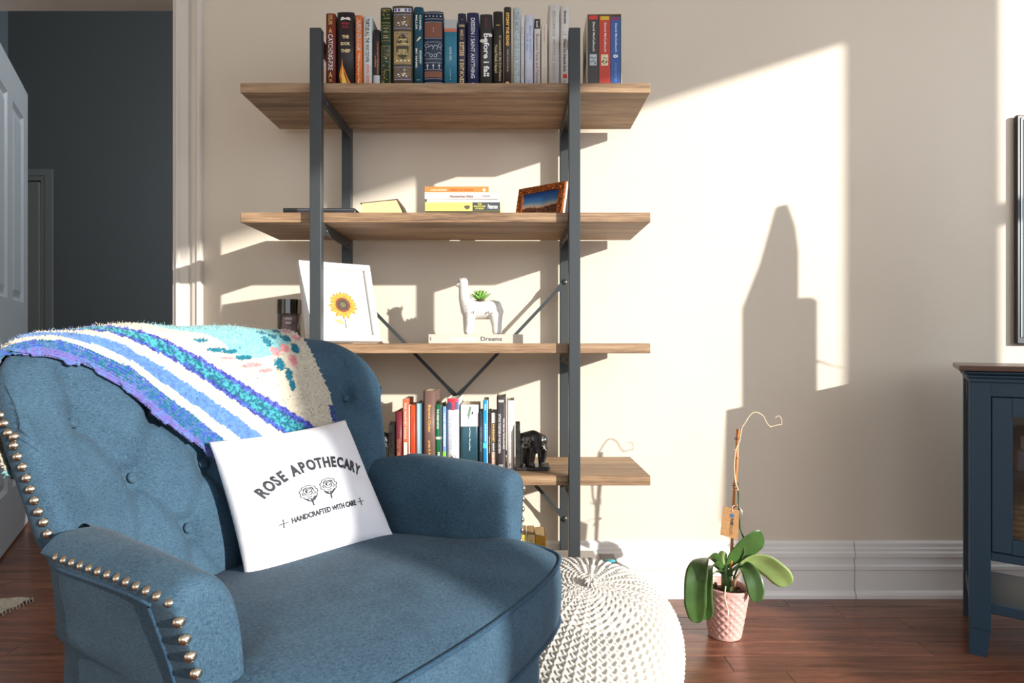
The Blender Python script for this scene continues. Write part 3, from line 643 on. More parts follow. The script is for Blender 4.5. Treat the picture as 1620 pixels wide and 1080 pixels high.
disp = np.zeros(bZ.shape); up = np.clip((bZ-.40)/.08, 0, 1)*np.clip(bD/.05, 0, 1)
for a_, z_ in btn:
    kf = .75 if abs(a_) > .25 else 1.; d = np.sqrt((bA-a_)**2+((bZ-z_)*1.0)**2); disp -= kf*.018*np.exp(-(d/.021)**2)+.009*np.exp(-(d/.055)**2)
def seg_d(a0, z0, a1, z1):
    vx, vz = a1-a0, z1-z0; t = np.clip(((bA-a0)*vx+(bZ-z0)*vz)/(vx*vx+vz*vz), 0, 1)
    # slightly sagging folds
    sag = .010*np.sin(t*np.pi); return np.hypot(bA-(a0+t*vx), bZ-(z0+t*vz)+sag)
segs_ = []
for r0, r1 in ((0, 1), (1, 2)):
    for a0 in ROWS[r0][1]:
        for a1 in ROWS[r1][1]:
            if abs(a0-a1) < .098: segs_.append((a0, ROWS[r0][0], a1, ROWS[r1][0]))
for a0 in ROWS[0][1]:
    if abs(a0) > .25: segs_.append((a0, .752, a0*1.02, .83))
    else: segs_.append((a0, .752, a0*1.05, .87))
for a0 in ROWS[2][1]: segs_ += [(a0, .556, a0-.06, .45), (a0, .556, a0+.06, .45)]
for a0 in (-.216, .216): segs_.append((a0, .652, a0*1.25, .54))
cr = np.zeros(bZ.shape)
for sg_ in segs_:
    d = seg_d(*sg_); cr = np.maximum(cr, .0115*np.exp(-(d/.0045)**2)+.0100*np.exp(-(d/.020)**2))
disp -= cr*(1-.6*np.clip((np.abs(bA)-.27)/.05, 0, 1))
puff = .016*np.clip(bD/.09, 0, 1)
tin = .052-.016*np.clip((np.abs(bA)-.2)/.1, 0, 1)
disp = np.maximum(disp, -.030)
base_in = bM+bN*((bP*tin)+puff*up)[..., None]
wsm = (np.clip((np.abs(bA)-.20)/.06, 0, 1)*.5)[1:-1, 1:-1, None]
for _ in range(160):   # relax the skin where it turns from back to wing
    av = (base_in[2:, 1:-1]+base_in[:-2, 1:-1]+base_in[1:-1, 2:]+base_in[1:-1, :-2])/4; base_in[1:-1, 1:-1] += (av-base_in[1:-1, 1:-1])*wsm
inner = base_in+bN*(disp*up)[..., None]; outer = bM-bN*(bP*.034)[..., None]
plain_in = base_in
V = np.concatenate([inner.reshape(-1, 3), outer.reshape(-1, 3)]); nn = NA*NZ
Fs = np.concatenate([quads(NA, NZ), quads(NA, NZ, True)+nn])
bo = npmesh('backrest', V, Fs, M_fab, chair)
bm = bmesh.new(); bm.from_mesh(bo.data); bmesh.ops.remove_doubles(bm, verts=bm.verts, dist=1e-5); bmesh.ops.recalc_face_normals(bm, faces=bm.faces); bm.to_mesh(bo.data); bm.free()
for p in bo.data.polygons: p.use_smooth = True
bmb = MB().sphere((0, 0, 0), .0095, 14, 8, sc=(1, 1, .55)); bme = bmb.mesh('button'); bme.materials.append(M_fab)
for a_, z_ in btn:
    k = np.unravel_index(((bA-a_)**2+(bZ-z_)**2).argmin(), bZ.shape); p = inner[k]; nv = Vector(bN[k])
    o = link('button', bme, chair, Vector(p)+nv*.0055); o.rotation_euler = nv.to_track_quat('Z', 'Y').to_euler()
# ---- arms
def catmull(P, n=6, closed=True):
    P = [np.array(p, float) for p in P]; out = []; m_ = len(P)
    for i in range(m_ if closed else m_-1):
        p0, p1, p2, p3 = (P[(i-1) % m_], P[i], P[(i+1) % m_], P[(i+2) % m_]) if closed else (P[max(i-1, 0)], P[i], P[i+1], P[min(i+2, m_-1)])
        for k in range(n):
            t = k/n; out.append(.5*((2*p1)+(-p0+p2)*t+(2*p0-5*p1+4*p2-p3)*t*t+(-p0+3*p1-3*p2+p3)*t**3))
    if not closed: out.append(P[-1])
    return np.array(out)
ASEC = [(.070, .10), (.062, .22), (.048, .38), (.030, .50), (.006, .595), (.000, .617), (.004, .628), (.022, .641), (.048, .640), (.070, .622), (.084, .585), (.088, .52), (.088, .40), (.088, .25), (.088, .10)]
def arm(mirror):
    sec = catmull(ASEC, 6); cu, cz = .045, .35; G = []
    ss = [-.030, -.0297, -.029, -.026, -.020, -.010, .0, .02, .05, .10, .16, .22, .28, .34, .38]
    rads = [.028, .022, .015, .009, .004, .001, 0, 0, 0, 0, 0, 0, 0, 0, 0]
    for s_, rd in zip(ss, rads):
        row = []
        for qi, (u, z) in enumerate(sec):
            # front drop and forward lean going down
            g = 1-rd/.075; wid = 1+.35*np.clip((s_-.05)/.2, 0, 1); uu = cu+(u*(wid if u > .03 else 1)-cu)*g; zz = .10+(z-.10)*(1-rd/.53)
            topd = -.012*np.exp(-max(s_, 0)/.06) if z > .5 else 0
            lean = -.008*min(1, max(0, (.615-z)/.09))
            e_ = np.clip((s_-.16)/.22, 0, 1); send = (.238+.12*np.clip((.62-z)/.21, 0, 1)) if qi <= 31 else .238+.15*np.clip((u-.045)/.04, 0, 1); s2 = s_ if s_ <= .16 else .16+e_*(send-.16)
            if qi <= 31: uu += .05*max(0, (e_-.75)/.25)**2
            row.append(((uu if not mirror else .77-uu), s2+lean+.008, zz+topd*max(0, (z-.5)/.14)))
        G.append(row)
    mb = MB().grid(G, 0, True, cv=True, flip=mirror); mb.add(G[0], [tuple(range(len(sec)))], 0, True)
    return mb.build('arm', M_fab, chair), G
armN, GN = arm(False); armF, GF = arm(True)
# ---- seat cushion (T shaped) with piping, and the upholstered base
OUT = [(.385, .40), (.24, .395), (.13, .35), (.075, .22), (.05, .08), (.038, -.01), (.03, -.055), (.034, -.09), (.056, -.12), (.11, -.142), (.22, -.158), (.385, -.166), (.55, -.158), (.66, -.142), (.722, -.118), (.742, -.085), (.742, -.05), (.732, -.01), (.72, .08), (.695, .22), (.64, .35), (.53, .395)]
oc = catmull(OUT, 8)
seatc = np.array([.385, -.02]); ZP, ZB = .472, .362
def ear(p): # ears puff up where they pass the arms
    return .014*np.exp(-((abs(p[0]-.385)-.32)/.07)**2)*np.exp(-((p[1]+.02)/.07)**2)
G = []
for t in (1, .985, .96, .92, .86, .78, .68, .56, .42, .28, .14, .02):
    row = []
    for p in oc:
        sc_ = np.array([np.clip(p[0], .24, .53), .08]); q = sc_+(p-sc_)*t; h = .034*(1-t**2.6)+.006*math.sqrt(max(0, 1-t)); row.append((q[0], q[1], ZP+h+ear(q)*(1 if t > .5 else t*2)))
    G.append(row)
mb = MB().grid(G, 0, True, cv=True, flip=True); mb.add(G[-1], [tuple(range(len(oc)))], 0, True)
G2 = []
for k in range(9):
    f = k/8; bl = .008*math.sin(math.pi*f); row = []
    for p in oc:
        d = (p-seatc)/np.linalg.norm(p-seatc); q = p+d*bl; row.append((q[0], q[1], (ZP+ear(p))*(1-f)+ZB*f))
    G2.append(row)
mb.grid(G2, 0, True, cv=True); mb.add(G2[-1], [tuple(range(len(oc)))], 0)
mb.build('seat_cushion', M_fab, chair)
pip = [(p[0]+(p-seatc)[0]*.006, p[1]+(p-seatc)[1]*.006, ZP+ear(p)+.001) for p in oc]
MB().tube(pip+[pip[0], pip[1]], .0038, 8, caps=False).build('piping', M_fabd, chair)
pip = [(p[0]+(p-seatc)[0]*.006, p[1]+(p-seatc)[1]*.006, ZB+.001) for p in oc]
MB().tube(pip+[pip[0], pip[1]], .0034, 8, caps=False).build('piping', M_fabd, chair)
BO = [(.12, .36), (.075, .10), (.07, -.02), (.085, -.095), (.2, -.128), (.385, -.138), (.57, -.128), (.685, -.095), (.70, -.02), (.695, .10), (.65, .36), (.385, .44)]
bc = catmull(BO, 6); G = []
for z, k in ((.10, .985), (.112, 1), (.33, 1), (.355, .99), (.361, .965)):
    G.append([(.385+(p[0]-.385)*k, -.02+(p[1]+.02)*k, z) for p in bc])
mb = MB().grid(G, 0, True, cv=True); mb.add(G[0], [tuple(range(len(bc)))]); mb.add(G[-1], [tuple(range(len(bc)))]); mb.build('seat_base', M_fab, chair)
for (u, s_) in ((.11, -.06), (.66, -.06), (.16, .38), (.61, .38)):
    MB().lathe([(.001, 0), (.014, 0), (.018, .03), (.024, .102), (.001, .102)], 16, c=(u, s_, 0)).build('leg', M_legw, chair)
# ---- piping along the arm and wing seams
def armpt(G, i, s_): # position on the arm section i at s
    ss = [r_[i][1] for r_ in G]; return Vector((np.interp(s_, ss, [r_[i][0] for r_ in G]), s_, np.interp(s_, ss, [r_[i][2] for r_ in G])))
iN = 5*6+1   # near the outer top corner of the section
nail_me = MB().lathe([(.0066, -.001), (.0064, .0012), (.0050, .0034), (.0026, .0048), (.0006, .0053)], 14).mesh('nailhead'); nail_me.materials.append(M_nail)
def nail(p, nrm):
    o = link('nailhead', nail_me, chair, Vector(p)); o.rotation_euler = Vector(nrm).to_track_quat('Z', 'Y').to_euler(); return o
def resample(P, step, off=0.):
    P = [Vector(p) for p in P]; out = []; need = off
    for a_, b_ in zip(P[:-1], P[1:]):
        L_ = (b_-a_).length
        while need <= L_: out.append(a_.lerp(b_, need/L_)); need += step
        need -= L_
    return out
for G, sg_ in ((GN, -1), (GF, 1)):
    top = [armpt(G, 5*6, .245-.02*k)+Vector((sg_*.0005, 0, .001)) for k in range(14)]
    fr = []
    for z in np.linspace(.606, .13, 26):
        row = G[3]; idx = [i for i in range(0, 5*6+1)]; i = min(idx, key=lambda q: abs(row[q][2]-z)); fr.append(Vector(row[i]))
    lo = [armpt(G, 5*6-4, .24-.02*k) for k in range(12)]; fb = [Vector(G[7][min(range(0, 5*6-4), key=lambda q: abs(G[7][q][2]-z))]) for z in np.linspace(.595, .13, 26)]
    MB().tube(lo+fb, .0026, 6).build('piping', M_fabd, chair)
    for p in resample(top, .0185): nail(p+Vector((-sg_*.004, 0, .004)), (sg_*.55, 0, .85))
    for p in resample(fr, .0205, .010): nail(p+Vector((sg_*.0005, -.0005, 0)), (sg_*.62, -.78, 0))
# wing nail lines
for side in (0,):
    P = []; Q = []
    for z in np.linspace(.850, .622, 48):
        best = None
        for i in (range(0, 60) if side == 0 else range(NA-1, NA-61, -1)):
            j = int(np.argmin(abs(bZ[i]-z)))
            if bD[i, j] >= .013: best = (i, j); break
        if best is None: continue
        i, j = best; P.append(Vector(outer[i, j])); Q.append(-Vector(bN[i, j]))
    nl = resample(P, .0165)
    for p in nl:
        k = min(range(len(P)), key=lambda q: (P[q]-p).length); n_ = (Q[k]+Vector((0, -1.2, 0))).normalized(); nail(p+n_*.0005, n_)
    MB().tube([p+q*.001+Vector((0, .018, 0)) for p, q in zip(P, Q)], .0022, 6).build('piping', M_fabd, chair)

# ================================================================== throw blanket over the back
sI = np.linalg.norm(np.diff(plain_in, axis=1), axis=2); wI = np.zeros(bZ.shape); wI[:, :-1] = sI[:, ::-1].cumsum(1)[:, ::-1]
sO = np.linalg.norm(np.diff(outer, axis=1), axis=2); wO = np.zeros(bZ.shape); wO[:, :-1] = sO[:, ::-1].cumsum(1)[:, ::-1]
stripW = np.concatenate([wI, -wO[:, ::-1][:, 1:]], 1); stripP = np.concatenate([plain_in, outer[:, ::-1][:, 1:]], 1)
colA = bA[:, 0]
def surf(A, Wq):
    """points on the back's skin at plan arc A and distance w below the top edge (negative: down the outside)"""
    fi = np.interp(A, colA, np.arange(NA)); i0 = np.clip(np.floor(fi).astype(int), 0, NA-2); fr = fi-i0; out = np.zeros(A.shape+(3,))
    for i in np.unique(i0):
        m_ = i0 == i
        for c in range(3):
            a_ = np.interp(-Wq[m_], -stripW[i], stripP[i, :, c]); b_ = np.interp(-Wq[m_], -stripW[i+1], stripP[i+1, :, c]); out[m_, c] = a_*(1-fr[m_])+b_*fr[m_]
    return out
NQ, NR = 380, 360
hemA = [-.36, -.340, -.331, -.306, -.265, -.239, -.218, -.189, -.168, -.126, -.084, -.030, .03, .27]
hemW = [-.03, -.004, .020, .060, .093, .116, .146, .179, .206, .242, .280, .322, .365, .375]
q = np.linspace(0, 1, NQ)[:, None]*np.ones((1, NR)); rr_ = np.linspace(0, 1, NR)[None, :]*np.ones((NQ, 1))
Wq = .3-.6*rr_
def Aright(w_): return np.interp(w_, [-.3, 0, .064, .09, .134, .179, .242, .38], [.17, .195, .212, .218, .232, .254, .267, .275])
for _ in range(4):
    A_ = -.354+q*(Aright(Wq)+.354); hw_ = np.interp(A_, hemA, hemW); Wq = hw_*(1-rr_)+(-.29+.02*np.sin(A_*40)+.16*np.exp(-(A_+.36)/.07))*rr_
hemwave = .0035*np.sin(A_*150)*np.exp(-rr_/.02); Wq = Wq+hemwave
S0 = surf(A_, Wq)
gu = np.gradient(S0, axis=0); gv = np.gradient(S0, axis=1); nS = np.cross(gu, gv); nS /= np.linalg.norm(nS, axis=-1, keepdims=True)+1e-9
cen = plain_in[NA//2, NZ//2]*0+np.array([.385, .45, .6]); 
ref = surf(A_, np.clip(Wq, .1, .2)); 
inw = np.where(Wq > 0, 1., 1.)
# orient: away from the mid sheet
midp = surf(A_, Wq*0+.15); kk = np.sign((nS*(S0-np.array([.385, .46, .45]))).sum(-1))
mid_n = nS[NQ//2, int(NR*.3)]; flip = -1 if mid_n[1] > 0 else 1     # on the inner face it must point to the front (-s)
nS *= flip
t_ = A_+Wq; c_ = (A_+.345-Wq)/np.clip(1+1.15*(t_-.1), .55, 2); c_ = np.where(Wq < 0, np.maximum(c_, (A_+.345)/(1+1.15*(A_-.1))), c_)
rs = np.random.RandomState(3)
def vnoise(x, y, s): # cheap smooth lattice noise
    xi = np.floor(x/s).astype(int); yi = np.floor(y/s).astype(int); fx = x/s-xi; fy = y/s-yi; h = lambda a_, b_: ((np.sin(a_*127.1+b_*311.7)*43758.5453) % 1)
    fx = fx*fx*(3-2*fx); fy = fy*fy*(3-2*fy)
    return (h(xi, yi)*(1-fx)+h(xi+1, yi)*fx)*(1-fy)+(h(xi, yi+1)*(1-fx)+h(xi+1, yi+1)*fx)*fy
rowp, stp = .0068, .0062
cc = A_-Wq; tt = t_+.0
st_r = np.cos(2*np.pi*cc/rowp); st_t = np.cos(2*np.pi*(tt/stp+.5*np.floor(cc/rowp)))
relief = .0018*st_r+.0019*st_t*(.6+.4*st_r)+.0012*(vnoise(cc, tt, .004)-.5)
fold = .004*np.sin(cc*26+tt*9)*np.clip(rr_*4, 0, 1)
thick = .009
TV_ = S0+nS*(thick+relief+fold*.6)[..., None]
# colours
def L_(c): return np.array(srgb(c)[:3])
cream, indigo, lilac, sky, teal, aqua, pink = L_((196, 186, 166)), L_((52, 58, 128)), L_((100, 94, 160)), L_((78, 112, 162)), L_((20, 96, 114)), L_((108, 166, 168)), L_((190, 124, 126))
colr = np.tile(cream, A_.shape+(1,)); jit = .003*(vnoise(cc, tt, .006)-.5)*2
gsc = np.clip(1+1.15*(t_-.1), .55, 2); qr = np.floor(cc/rowp); qt = np.floor(tt/stp+.5*qr)
def hsh(a_, b_, k): return (np.sin(a_*12.9898+b_*78.233+k*37.7)*43758.5453) % 1
cj = c_-((cc/rowp-qr)-.5)*rowp*.8/gsc+.0018*(hsh(qr, qt, 1)-.5)
n1 = .65*hsh(qr, qt, 2)+.35*vnoise(cc+5, tt, .002); n2 = .65*hsh(qr, qt, 3)+.35*vnoise(cc+8, tt+3, .002)
def setc(mask, c): colr[mask] = c if c.ndim == 1 else c[mask]
def mixc(a_, b_, f): return a_*(1-f[..., None])+b_*f[..., None]
hardn = (n1 > .5).astype(float)
lace = mixc(mixc(sky*.9, teal, hardn), L_((52, 78, 160)), (n2 > .62).astype(float))
tealmix = mixc(mixc(teal, L_((64, 148, 154)), hardn), indigo*1.2, (n2 > .74).astype(float)*.8)
setc(cj < -.006, mixc(lilac, sky, (n1 > .66).astype(float))); setc((cj >= -.006) & (cj < .037), lace)
setc((cj >= .062) & (cj < .102), mixc(sky, L_((92, 130, 180)), n1)); setc((cj >= .137) & (cj < .149), mixc(indigo, L_((70, 110, 200)), hardn*.6))
setc((cj >= .149) & (cj < .181), tealmix); setc((cj >= .181) & (cj < .194), mixc(indigo, L_((80, 90, 190)), hardn))
# pale aqua field near the ridge, teal and rose motifs around it
aq = (c_ > .275+.02*np.sin(tt*30)) & (Wq < .085+.03*np.sin(A_*20)) & (A_ < .17)
setc(aq, mixc(aqua, L_((136, 186, 184)), n1))
for (a0, w0, ra, rw, cl) in ((-.03, .075, .016, .005, teal), (-.005, .094, .02, .005, teal), (.02, .098, .02, .005, teal), (.045, .112, .02, .005, teal), (.06, .128, .022, .004, pink), (.09, .14, .016, .004, pink), (.012, .112, .018, .003, pink),
        (.115, .075, .011, .012, teal), (.14, .058, .010, .008, teal), (.17, .062, .012, .012, teal), (.152, .09, .012, .010, pink), (.125, .10, .012, .011, pink), (.128, .128, .014, .013, teal), (.146, .15, .009, .014, teal), (.165, .118, .010, .014, pink), (.15, .172, .008, .012, teal), (.18, .09, .011, .012, teal), (.195, .06, .008, .008, pink), (.165, .035, .009, .009, teal), (.12, .05, .012, .007, teal), (.19, .035, .01, .008, pink)):
    dd_ = ((A_-a0)/ra)**2+((Wq-w0)/rw)**2+1.3*(n2-.5); setc((dd_ < 1), mixc(cl, cl*1.35, n1))
setc((A_ > Aright(Wq)-.016+jit*2) & (Wq > .205), mixc(indigo, teal, (n1 > .72).astype(float)))
colr = np.clip(colr*(.84+.30*n1)[..., None], 0, 1)
Fq = quads(NQ, NR)
# real openings in the crochet
cell_c = cc/rowp; cell_t = tt/(stp*2)+.5*np.floor(cell_c); hx_ = (cell_c % 1)-.5; hy_ = (cell_t % 1)-.5
lace_m = ((cj > -.012) & (cj < .036)) | ((cj > .2) & (A_ > .10+.05*vnoise(cc, tt, .03))) | ((cj > .2) & (vnoise(cc, tt, .02) > .7)) | ((cj > .07) & (cj < .1) & (vnoise(cc, tt, .012) > .66))
hole = (lace_m & (hx_**2*1.6+hy_**2 < .065) & (hsh(qr, qt, 7) > .25) & (Wq > -.02)) | ((cj > .04) & (hx_**2*1.6+hy_**2 < .05) & (hsh(qr, qt, 9) > .80) & (Wq > .02))
hf = hole.ravel()[Fq].sum(1) >= 3
Fq = Fq[~hf]
def yarn_mat():
    m = bpy.data.materials.new('yarn'); m.use_nodes = True; nt = m.node_tree; N = nt.nodes; L = nt.links; b = N['Principled BSDF']
    at_ = N.new('ShaderNodeAttribute'); at_.attribute_name = 'Col'; L.new(at_.outputs['Color'], b.inputs['Base Color']); b.inputs['Roughness'].default_value = .9; b.inputs['Specular IOR Level'].default_value = .2; b.inputs['Sheen Weight'].default_value = .3
    tc = N.new('ShaderNodeTexCoord'); n = N.new('ShaderNodeTexNoise'); n.inputs['Scale'].default_value = 900; L.new(tc.outputs['Object'], n.inputs['Vector'])
    bp = N.new('ShaderNodeBump'); bp.inputs['Strength'].default_value = .6; bp.inputs['Distance'].default_value = .0012; L.new(n.outputs['Fac'], bp.inputs['Height']); L.new(bp.outputs['Normal'], b.inputs['Normal']); return m
M_yarn = yarn_mat()
thr = thing('throw_blanket', 'crocheted throw with cream, teal, indigo and sky blue stripes over the armchair back', 'blanket', (AO[0], AO[1], 0), math.atan2(AL[1], AL[0]))
ko = npmesh('crochet_cloth', TV_, Fq, M_yarn, thr, col=colr.reshape(-1, 3))
md = ko.modifiers.new('thickness', 'SOLIDIFY'); md.thickness = .004; md.offset = -1
# loose fibres on the ridge
rs = np.random.RandomState(5); sel = np.argwhere((Wq > -.03) & (Wq < .05) & (A_ > -.33)); sel = sel[rs.randint(0, len(sel), 2000)]
b0 = TV_[sel[:, 0], sel[:, 1]]; n0 = nS[sel[:, 0], sel[:, 1]]; dr = n0*.8+rs.normal(0, .6, n0.shape); dr /= np.linalg.norm(dr, axis=1, keepdims=True); ln = rs.uniform(.003, .008, (len(sel), 1))
sd = np.cross(dr, rs.normal(0, 1, n0.shape)); sd /= np.linalg.norm(sd, axis=1, keepdims=True); mid_ = b0+dr*ln*.5+sd*ln*.1
Vf = np.stack([b0-sd*.00022, b0+sd*.00022, mid_+sd*.0002, b0+dr*ln], 1).reshape(-1, 3); fo = npmesh('yarn_fuzz', Vf, np.arange(len(Vf)).reshape(-1, 4), M_yarn, thr, col=np.repeat(colr[sel[:, 0], sel[:, 1]], 4, 0)); fo['kind'] = 'stuff'

# ================================================================== cushion with print
M_pil = mat('cushion_cotton', (220, 218, 222), .75, bump=.2, bscale=260, sheen=.1)
M_ink = mat('cushion_ink', (38, 38, 46), .7)
pc = [Vector((.318, .362, .712)), Vector((.628, .338, .722)), Vector((.612, .192, .497)), Vector((.312, .256, .478))]   # TL TR BR BL (local u,s,z)
pn = ((pc[1]-pc[3]).cross(pc[0]-pc[2])).normalized()
if pn.y > 0: pn = -pn
def pil(p, q_, side=1, extra=0.):
    """p across, q_ down, side +1 front -1 back"""
    a_, b_ = p*2-1, q_*2-1
    pin = .5+(p-.5)*(1-.055*(1-b_*b_)*abs(a_)**1.5); qin = .5+(q_-.5)*(1-.06*(1-a_*a_)*abs(b_)**1.5)
    P = pc[0]*(1-pin)*(1-qin)+pc[1]*pin*(1-qin)+pc[2]*pin*qin+pc[3]*(1-pin)*qin
    h = .050*(max(0, 1-abs(a_)**2.6)**.55)*(max(0, 1-abs(b_)**2.6)**.55)
    wr = .0035*math.sin(p*17+q_*6+1)*math.exp(-((1-abs(a_))/.25)**1)+.003*math.sin(q_*21-p*9)*math.exp(-((1-abs(b_))/.2))+.0022*math.sin(p*9+q_*5)
    wr -= .010*math.exp(-((p-.16)/.10)**2-((q_-.30-.25*p)/.035)**2)+.009*math.exp(-((p-.12)/.12)**2-((q_-.70-.1*p)/.03)**2)+.006*math.exp(-((p-.9)/.08)**2-((q_-.5)/.04)**2)
    edge = max(0, min(1, (1-max(abs(a_), abs(b_)))*6)); return P+pn*side*(h+wr*edge*(1 if side > 0 else .4)+extra)+pn*(-.0)
pil_t = thing('throw_pillow', 'white square cushion with black arched lettering and two rose drawings', 'pillow', (AO[0], AO[1], 0), math.atan2(AL[1], AL[0]))
n_ = 60; mb = MB()
for sd_ in (1, -1): mb.grid([[pil(i/n_, j/n_, sd_) for j in range(n_+1)] for i in range(n_+1)], 0, True, flip=sd_ < 0)
mb.build('cushion_cover', M_pil, pil_t)
def pprint(P2, fs, name, parent=pil_t, lift=.0011):
    """print on the cushion; P2 in p,q; triangulated and refined so it follows the fabric"""
    bm = bmesh.new(); vs = [bm.verts.new((x, y, 0)) for x, y in P2]
    for f in fs:
        try: bm.faces.new([vs[i] for i in f])
        except ValueError: pass
    for _ in range(3):
        es = [e for e in bm.edges if e.calc_length() > .018]
        if es: bmesh.ops.subdivide_edges(bm, edges=es, cuts=1)
        bmesh.ops.triangulate(bm, faces=bm.faces)
    for v in bm.verts: v.co = pil(v.co.x, v.co.y, 1, lift)
    me = bpy.data.meshes.new(name); bm.to_mesh(me); bm.free(); me.materials.append(M_ink); return link(name, me, parent)
word = 'ROSE APOTHECARY'; adv = {'I': .4, ' ': .62, 'E': .84, 'R': .95, 'S': .92, 'T': .9, 'Y': .95}
ws = [adv.get(c, 1.04) for c in word]; tot = sum(ws); x = 0
cp, cq, RR, half = .565, .315, .95, .50
for c, wd in zip(word, ws):
    f = (x+wd/2)/tot; x += wd
    if c == ' ': continue
    an = (f-.5)*2*.60
    vs, fs, dm = text_data(c, .05); wl = dm[0]*.073; hl = .088; P2 = []
    px_ = .50+.66*math.sin(an); qy = .355+.66*(1-math.cos(an))
    for v in vs:
        dx, dy = v[0]*wl, -v[1]*hl; P2.append((px_+dx*math.cos(an)-dy*math.sin(an), qy+dx*math.sin(an)+dy*math.cos(an)))
    pprint(P2, fs, 'lettering')
vs, fs, _ = text_data('HANDCRAFTED WITH CARE', .05); pprint([(.495+v[0]*.45, .70-v[1]*.040) for v in vs], fs, 'lettering')
def stroke(pts, wd, name):
    P2 = []; fs = []
    for k, (x_, y_) in enumerate(pts):
        x2, y2 = pts[min(k+1, len(pts)-1)]; x1, y1 = pts[max(k-1, 0)]; l = math.hypot(x2-x1, y2-y1)+1e-9; nx, ny = -(y2-y1)/l*wd, (x2-x1)/l*wd
        P2 += [(x_+nx, y_+ny), (x_-nx, y_-ny)]
        if k: fs.append((2*k-2, 2*k-1, 2*k+1, 2*k))
    return P2, fs
def multi(strokes, wd, name):
    P, Fx = [], []
    for s_ in strokes:
        a_, b_ = stroke(s_, wd, name); n0_ = len(P); P += a_; Fx += [tuple(n0_+i for i in f) for f in b_]
    return pprint(P, Fx, name)
for ox in (.225, .765):
    k = 1 if ox > .6 else -1
    multi([[(ox-.028, .70), (ox+.028, .70)], [(ox, .673), (ox, .727)]], .0026, 'plus_mark'); multi([[(ox-.010, .680), (ox+.002, .675)], [(ox-.004, .721), (ox+.008, .725)]], .0022, 'plus_mark')
rd = random.Random(8)
def rose(ox, oy, tilt):
    st = []
    def arc(cx_, cy_, r_, a0, a1, n=9, sq=.85): st.append([(ox+cx_+r_*math.cos(a0+(a1-a0)*i/n), oy+cy_+sq*r_*math.sin(a0+(a1-a0)*i/n)) for i in range(n+1)])
    arc(0, -.006, .012, 0, 5.5); arc(.002, -.008, .020, 2.4, 7.2); arc(-.002, -.004, .028, .4, 3.2); arc(0, -.004, .034, 3.3, 6.4)
    for k in range(9): a_ = k*2*math.pi/9; arc(.043*math.cos(a_), .036*math.sin(a_), .017, a_-1.25, a_+1.25, 6)
    for k in range(5): a_ = k*2*math.pi/5+.4; arc(.028*math.cos(a_), .024*math.sin(a_), .014, a_-1.3, a_+1.3, 6)
    st.append([(ox, oy+.046), (ox+tilt*.012, oy+.07), (ox+tilt*.016, oy+.10)]); st.append([(ox+.004, oy+.046), (ox+.004+tilt*.012, oy+.07), (ox+.004+tilt*.016, oy+.10)])
    for sx_ in (-1, 1): st.append([(ox+tilt*.01, oy+.07), (ox+tilt*.01+sx_*.022, oy+.058), (ox+tilt*.01+sx_*.042, oy+.036), (ox+sx_*.026, oy+.044), (ox+tilt*.01, oy+.07)]); st.append([(ox+tilt*.01, oy+.07), (ox+sx_*.036, oy+.04)])
    multi(st, .0028, 'rose_drawing')
rose(.415, .545, .3); rose(.555, .53, -.6)
# ================================================================== books lying on the second shelf
Z2, Z3, Z4, Z5 = ZS[1]+.0003, ZS[2]+.0003, ZS[3]+.0003, ZS[4]+.0003
def flat_book(label, x0, x1, y0, y1, z0, z1, col, hard=True, group=None, rz=0., pages=(232, 220, 190), spine='front', t=None):
    """lying book, spine towards the room (front) or fore edge towards the room"""
    w_, d_, h_ = x1-x0, y1-y0, z1-z0; r = thing('book', label, 'book', ((x0+x1)/2, (y0+y1)/2, z0), rz, group)
    t = t or (.0025 if hard else .0012); c = cover_mat(col); mb = MB(); hx_, hy_ = w_/2, d_/2
    mb.bbox(-hx_, hx_, -hy_, hy_, 0, t, .0004).bbox(-hx_, hx_, -hy_, hy_, h_-t, h_, .0004)
    if spine == 'front': mb.bbox(-hx_, hx_, -hy_-.0005, -hy_+t, .0, h_, .0004)
    else: mb.bbox(-hx_, hx_, hy_-t, hy_+.0005, .0, h_, .0004)
    mb.build('cover', c, r); k = .003 if hard else .0006
    MB().box(-hx_+k, hx_-k, -hy_+(t if spine == 'front' else k), hy_-(t if spine != 'front' else k), t, h_-t).build('pages', cover_mat(pages) if pages != (232, 220, 190) else M_pages, r); return r, w_, d_, h_
def ftext(r, s, x, z, w_, h_, y, c, bold=.02): return lettering(r, s, x, z, w_, h_, y, flat(c, .5), bold=bold)
def frect(r, x0, x1, z0, z1, y, c, name='band'): return MB().add([(x0, y, z0), (x1, y, z0), (x1, y, z1), (x0, y, z1)], [(0,1,2,3)]).build(name, flat(c, .55), r)
Yb = 2.03
G2_ = 'books lying on the second shelf'
r, w_, d_, h_ = flat_book('black hardback lying flat behind left post with white title', Xp(448, Yb), Xp(561, Yb), Yb, Yb+.155, Z2, Zp(329, Yb), (38, 38, 42), group=G2_)
ftext(r, 'WHERE THE CRAWDADS SING', -.055, .0115, .09, .007, -d_/2-.0009, (210, 210, 214)); ftext(r, 'DELIA OWENS', .045, .0115, .055, .007, -d_/2-.0009, (206, 70, 60)); frect(r, -w_/2+.004, w_/2-.004, h_-.006, h_-.0045, -d_/2-.0008, (96, 96, 100))
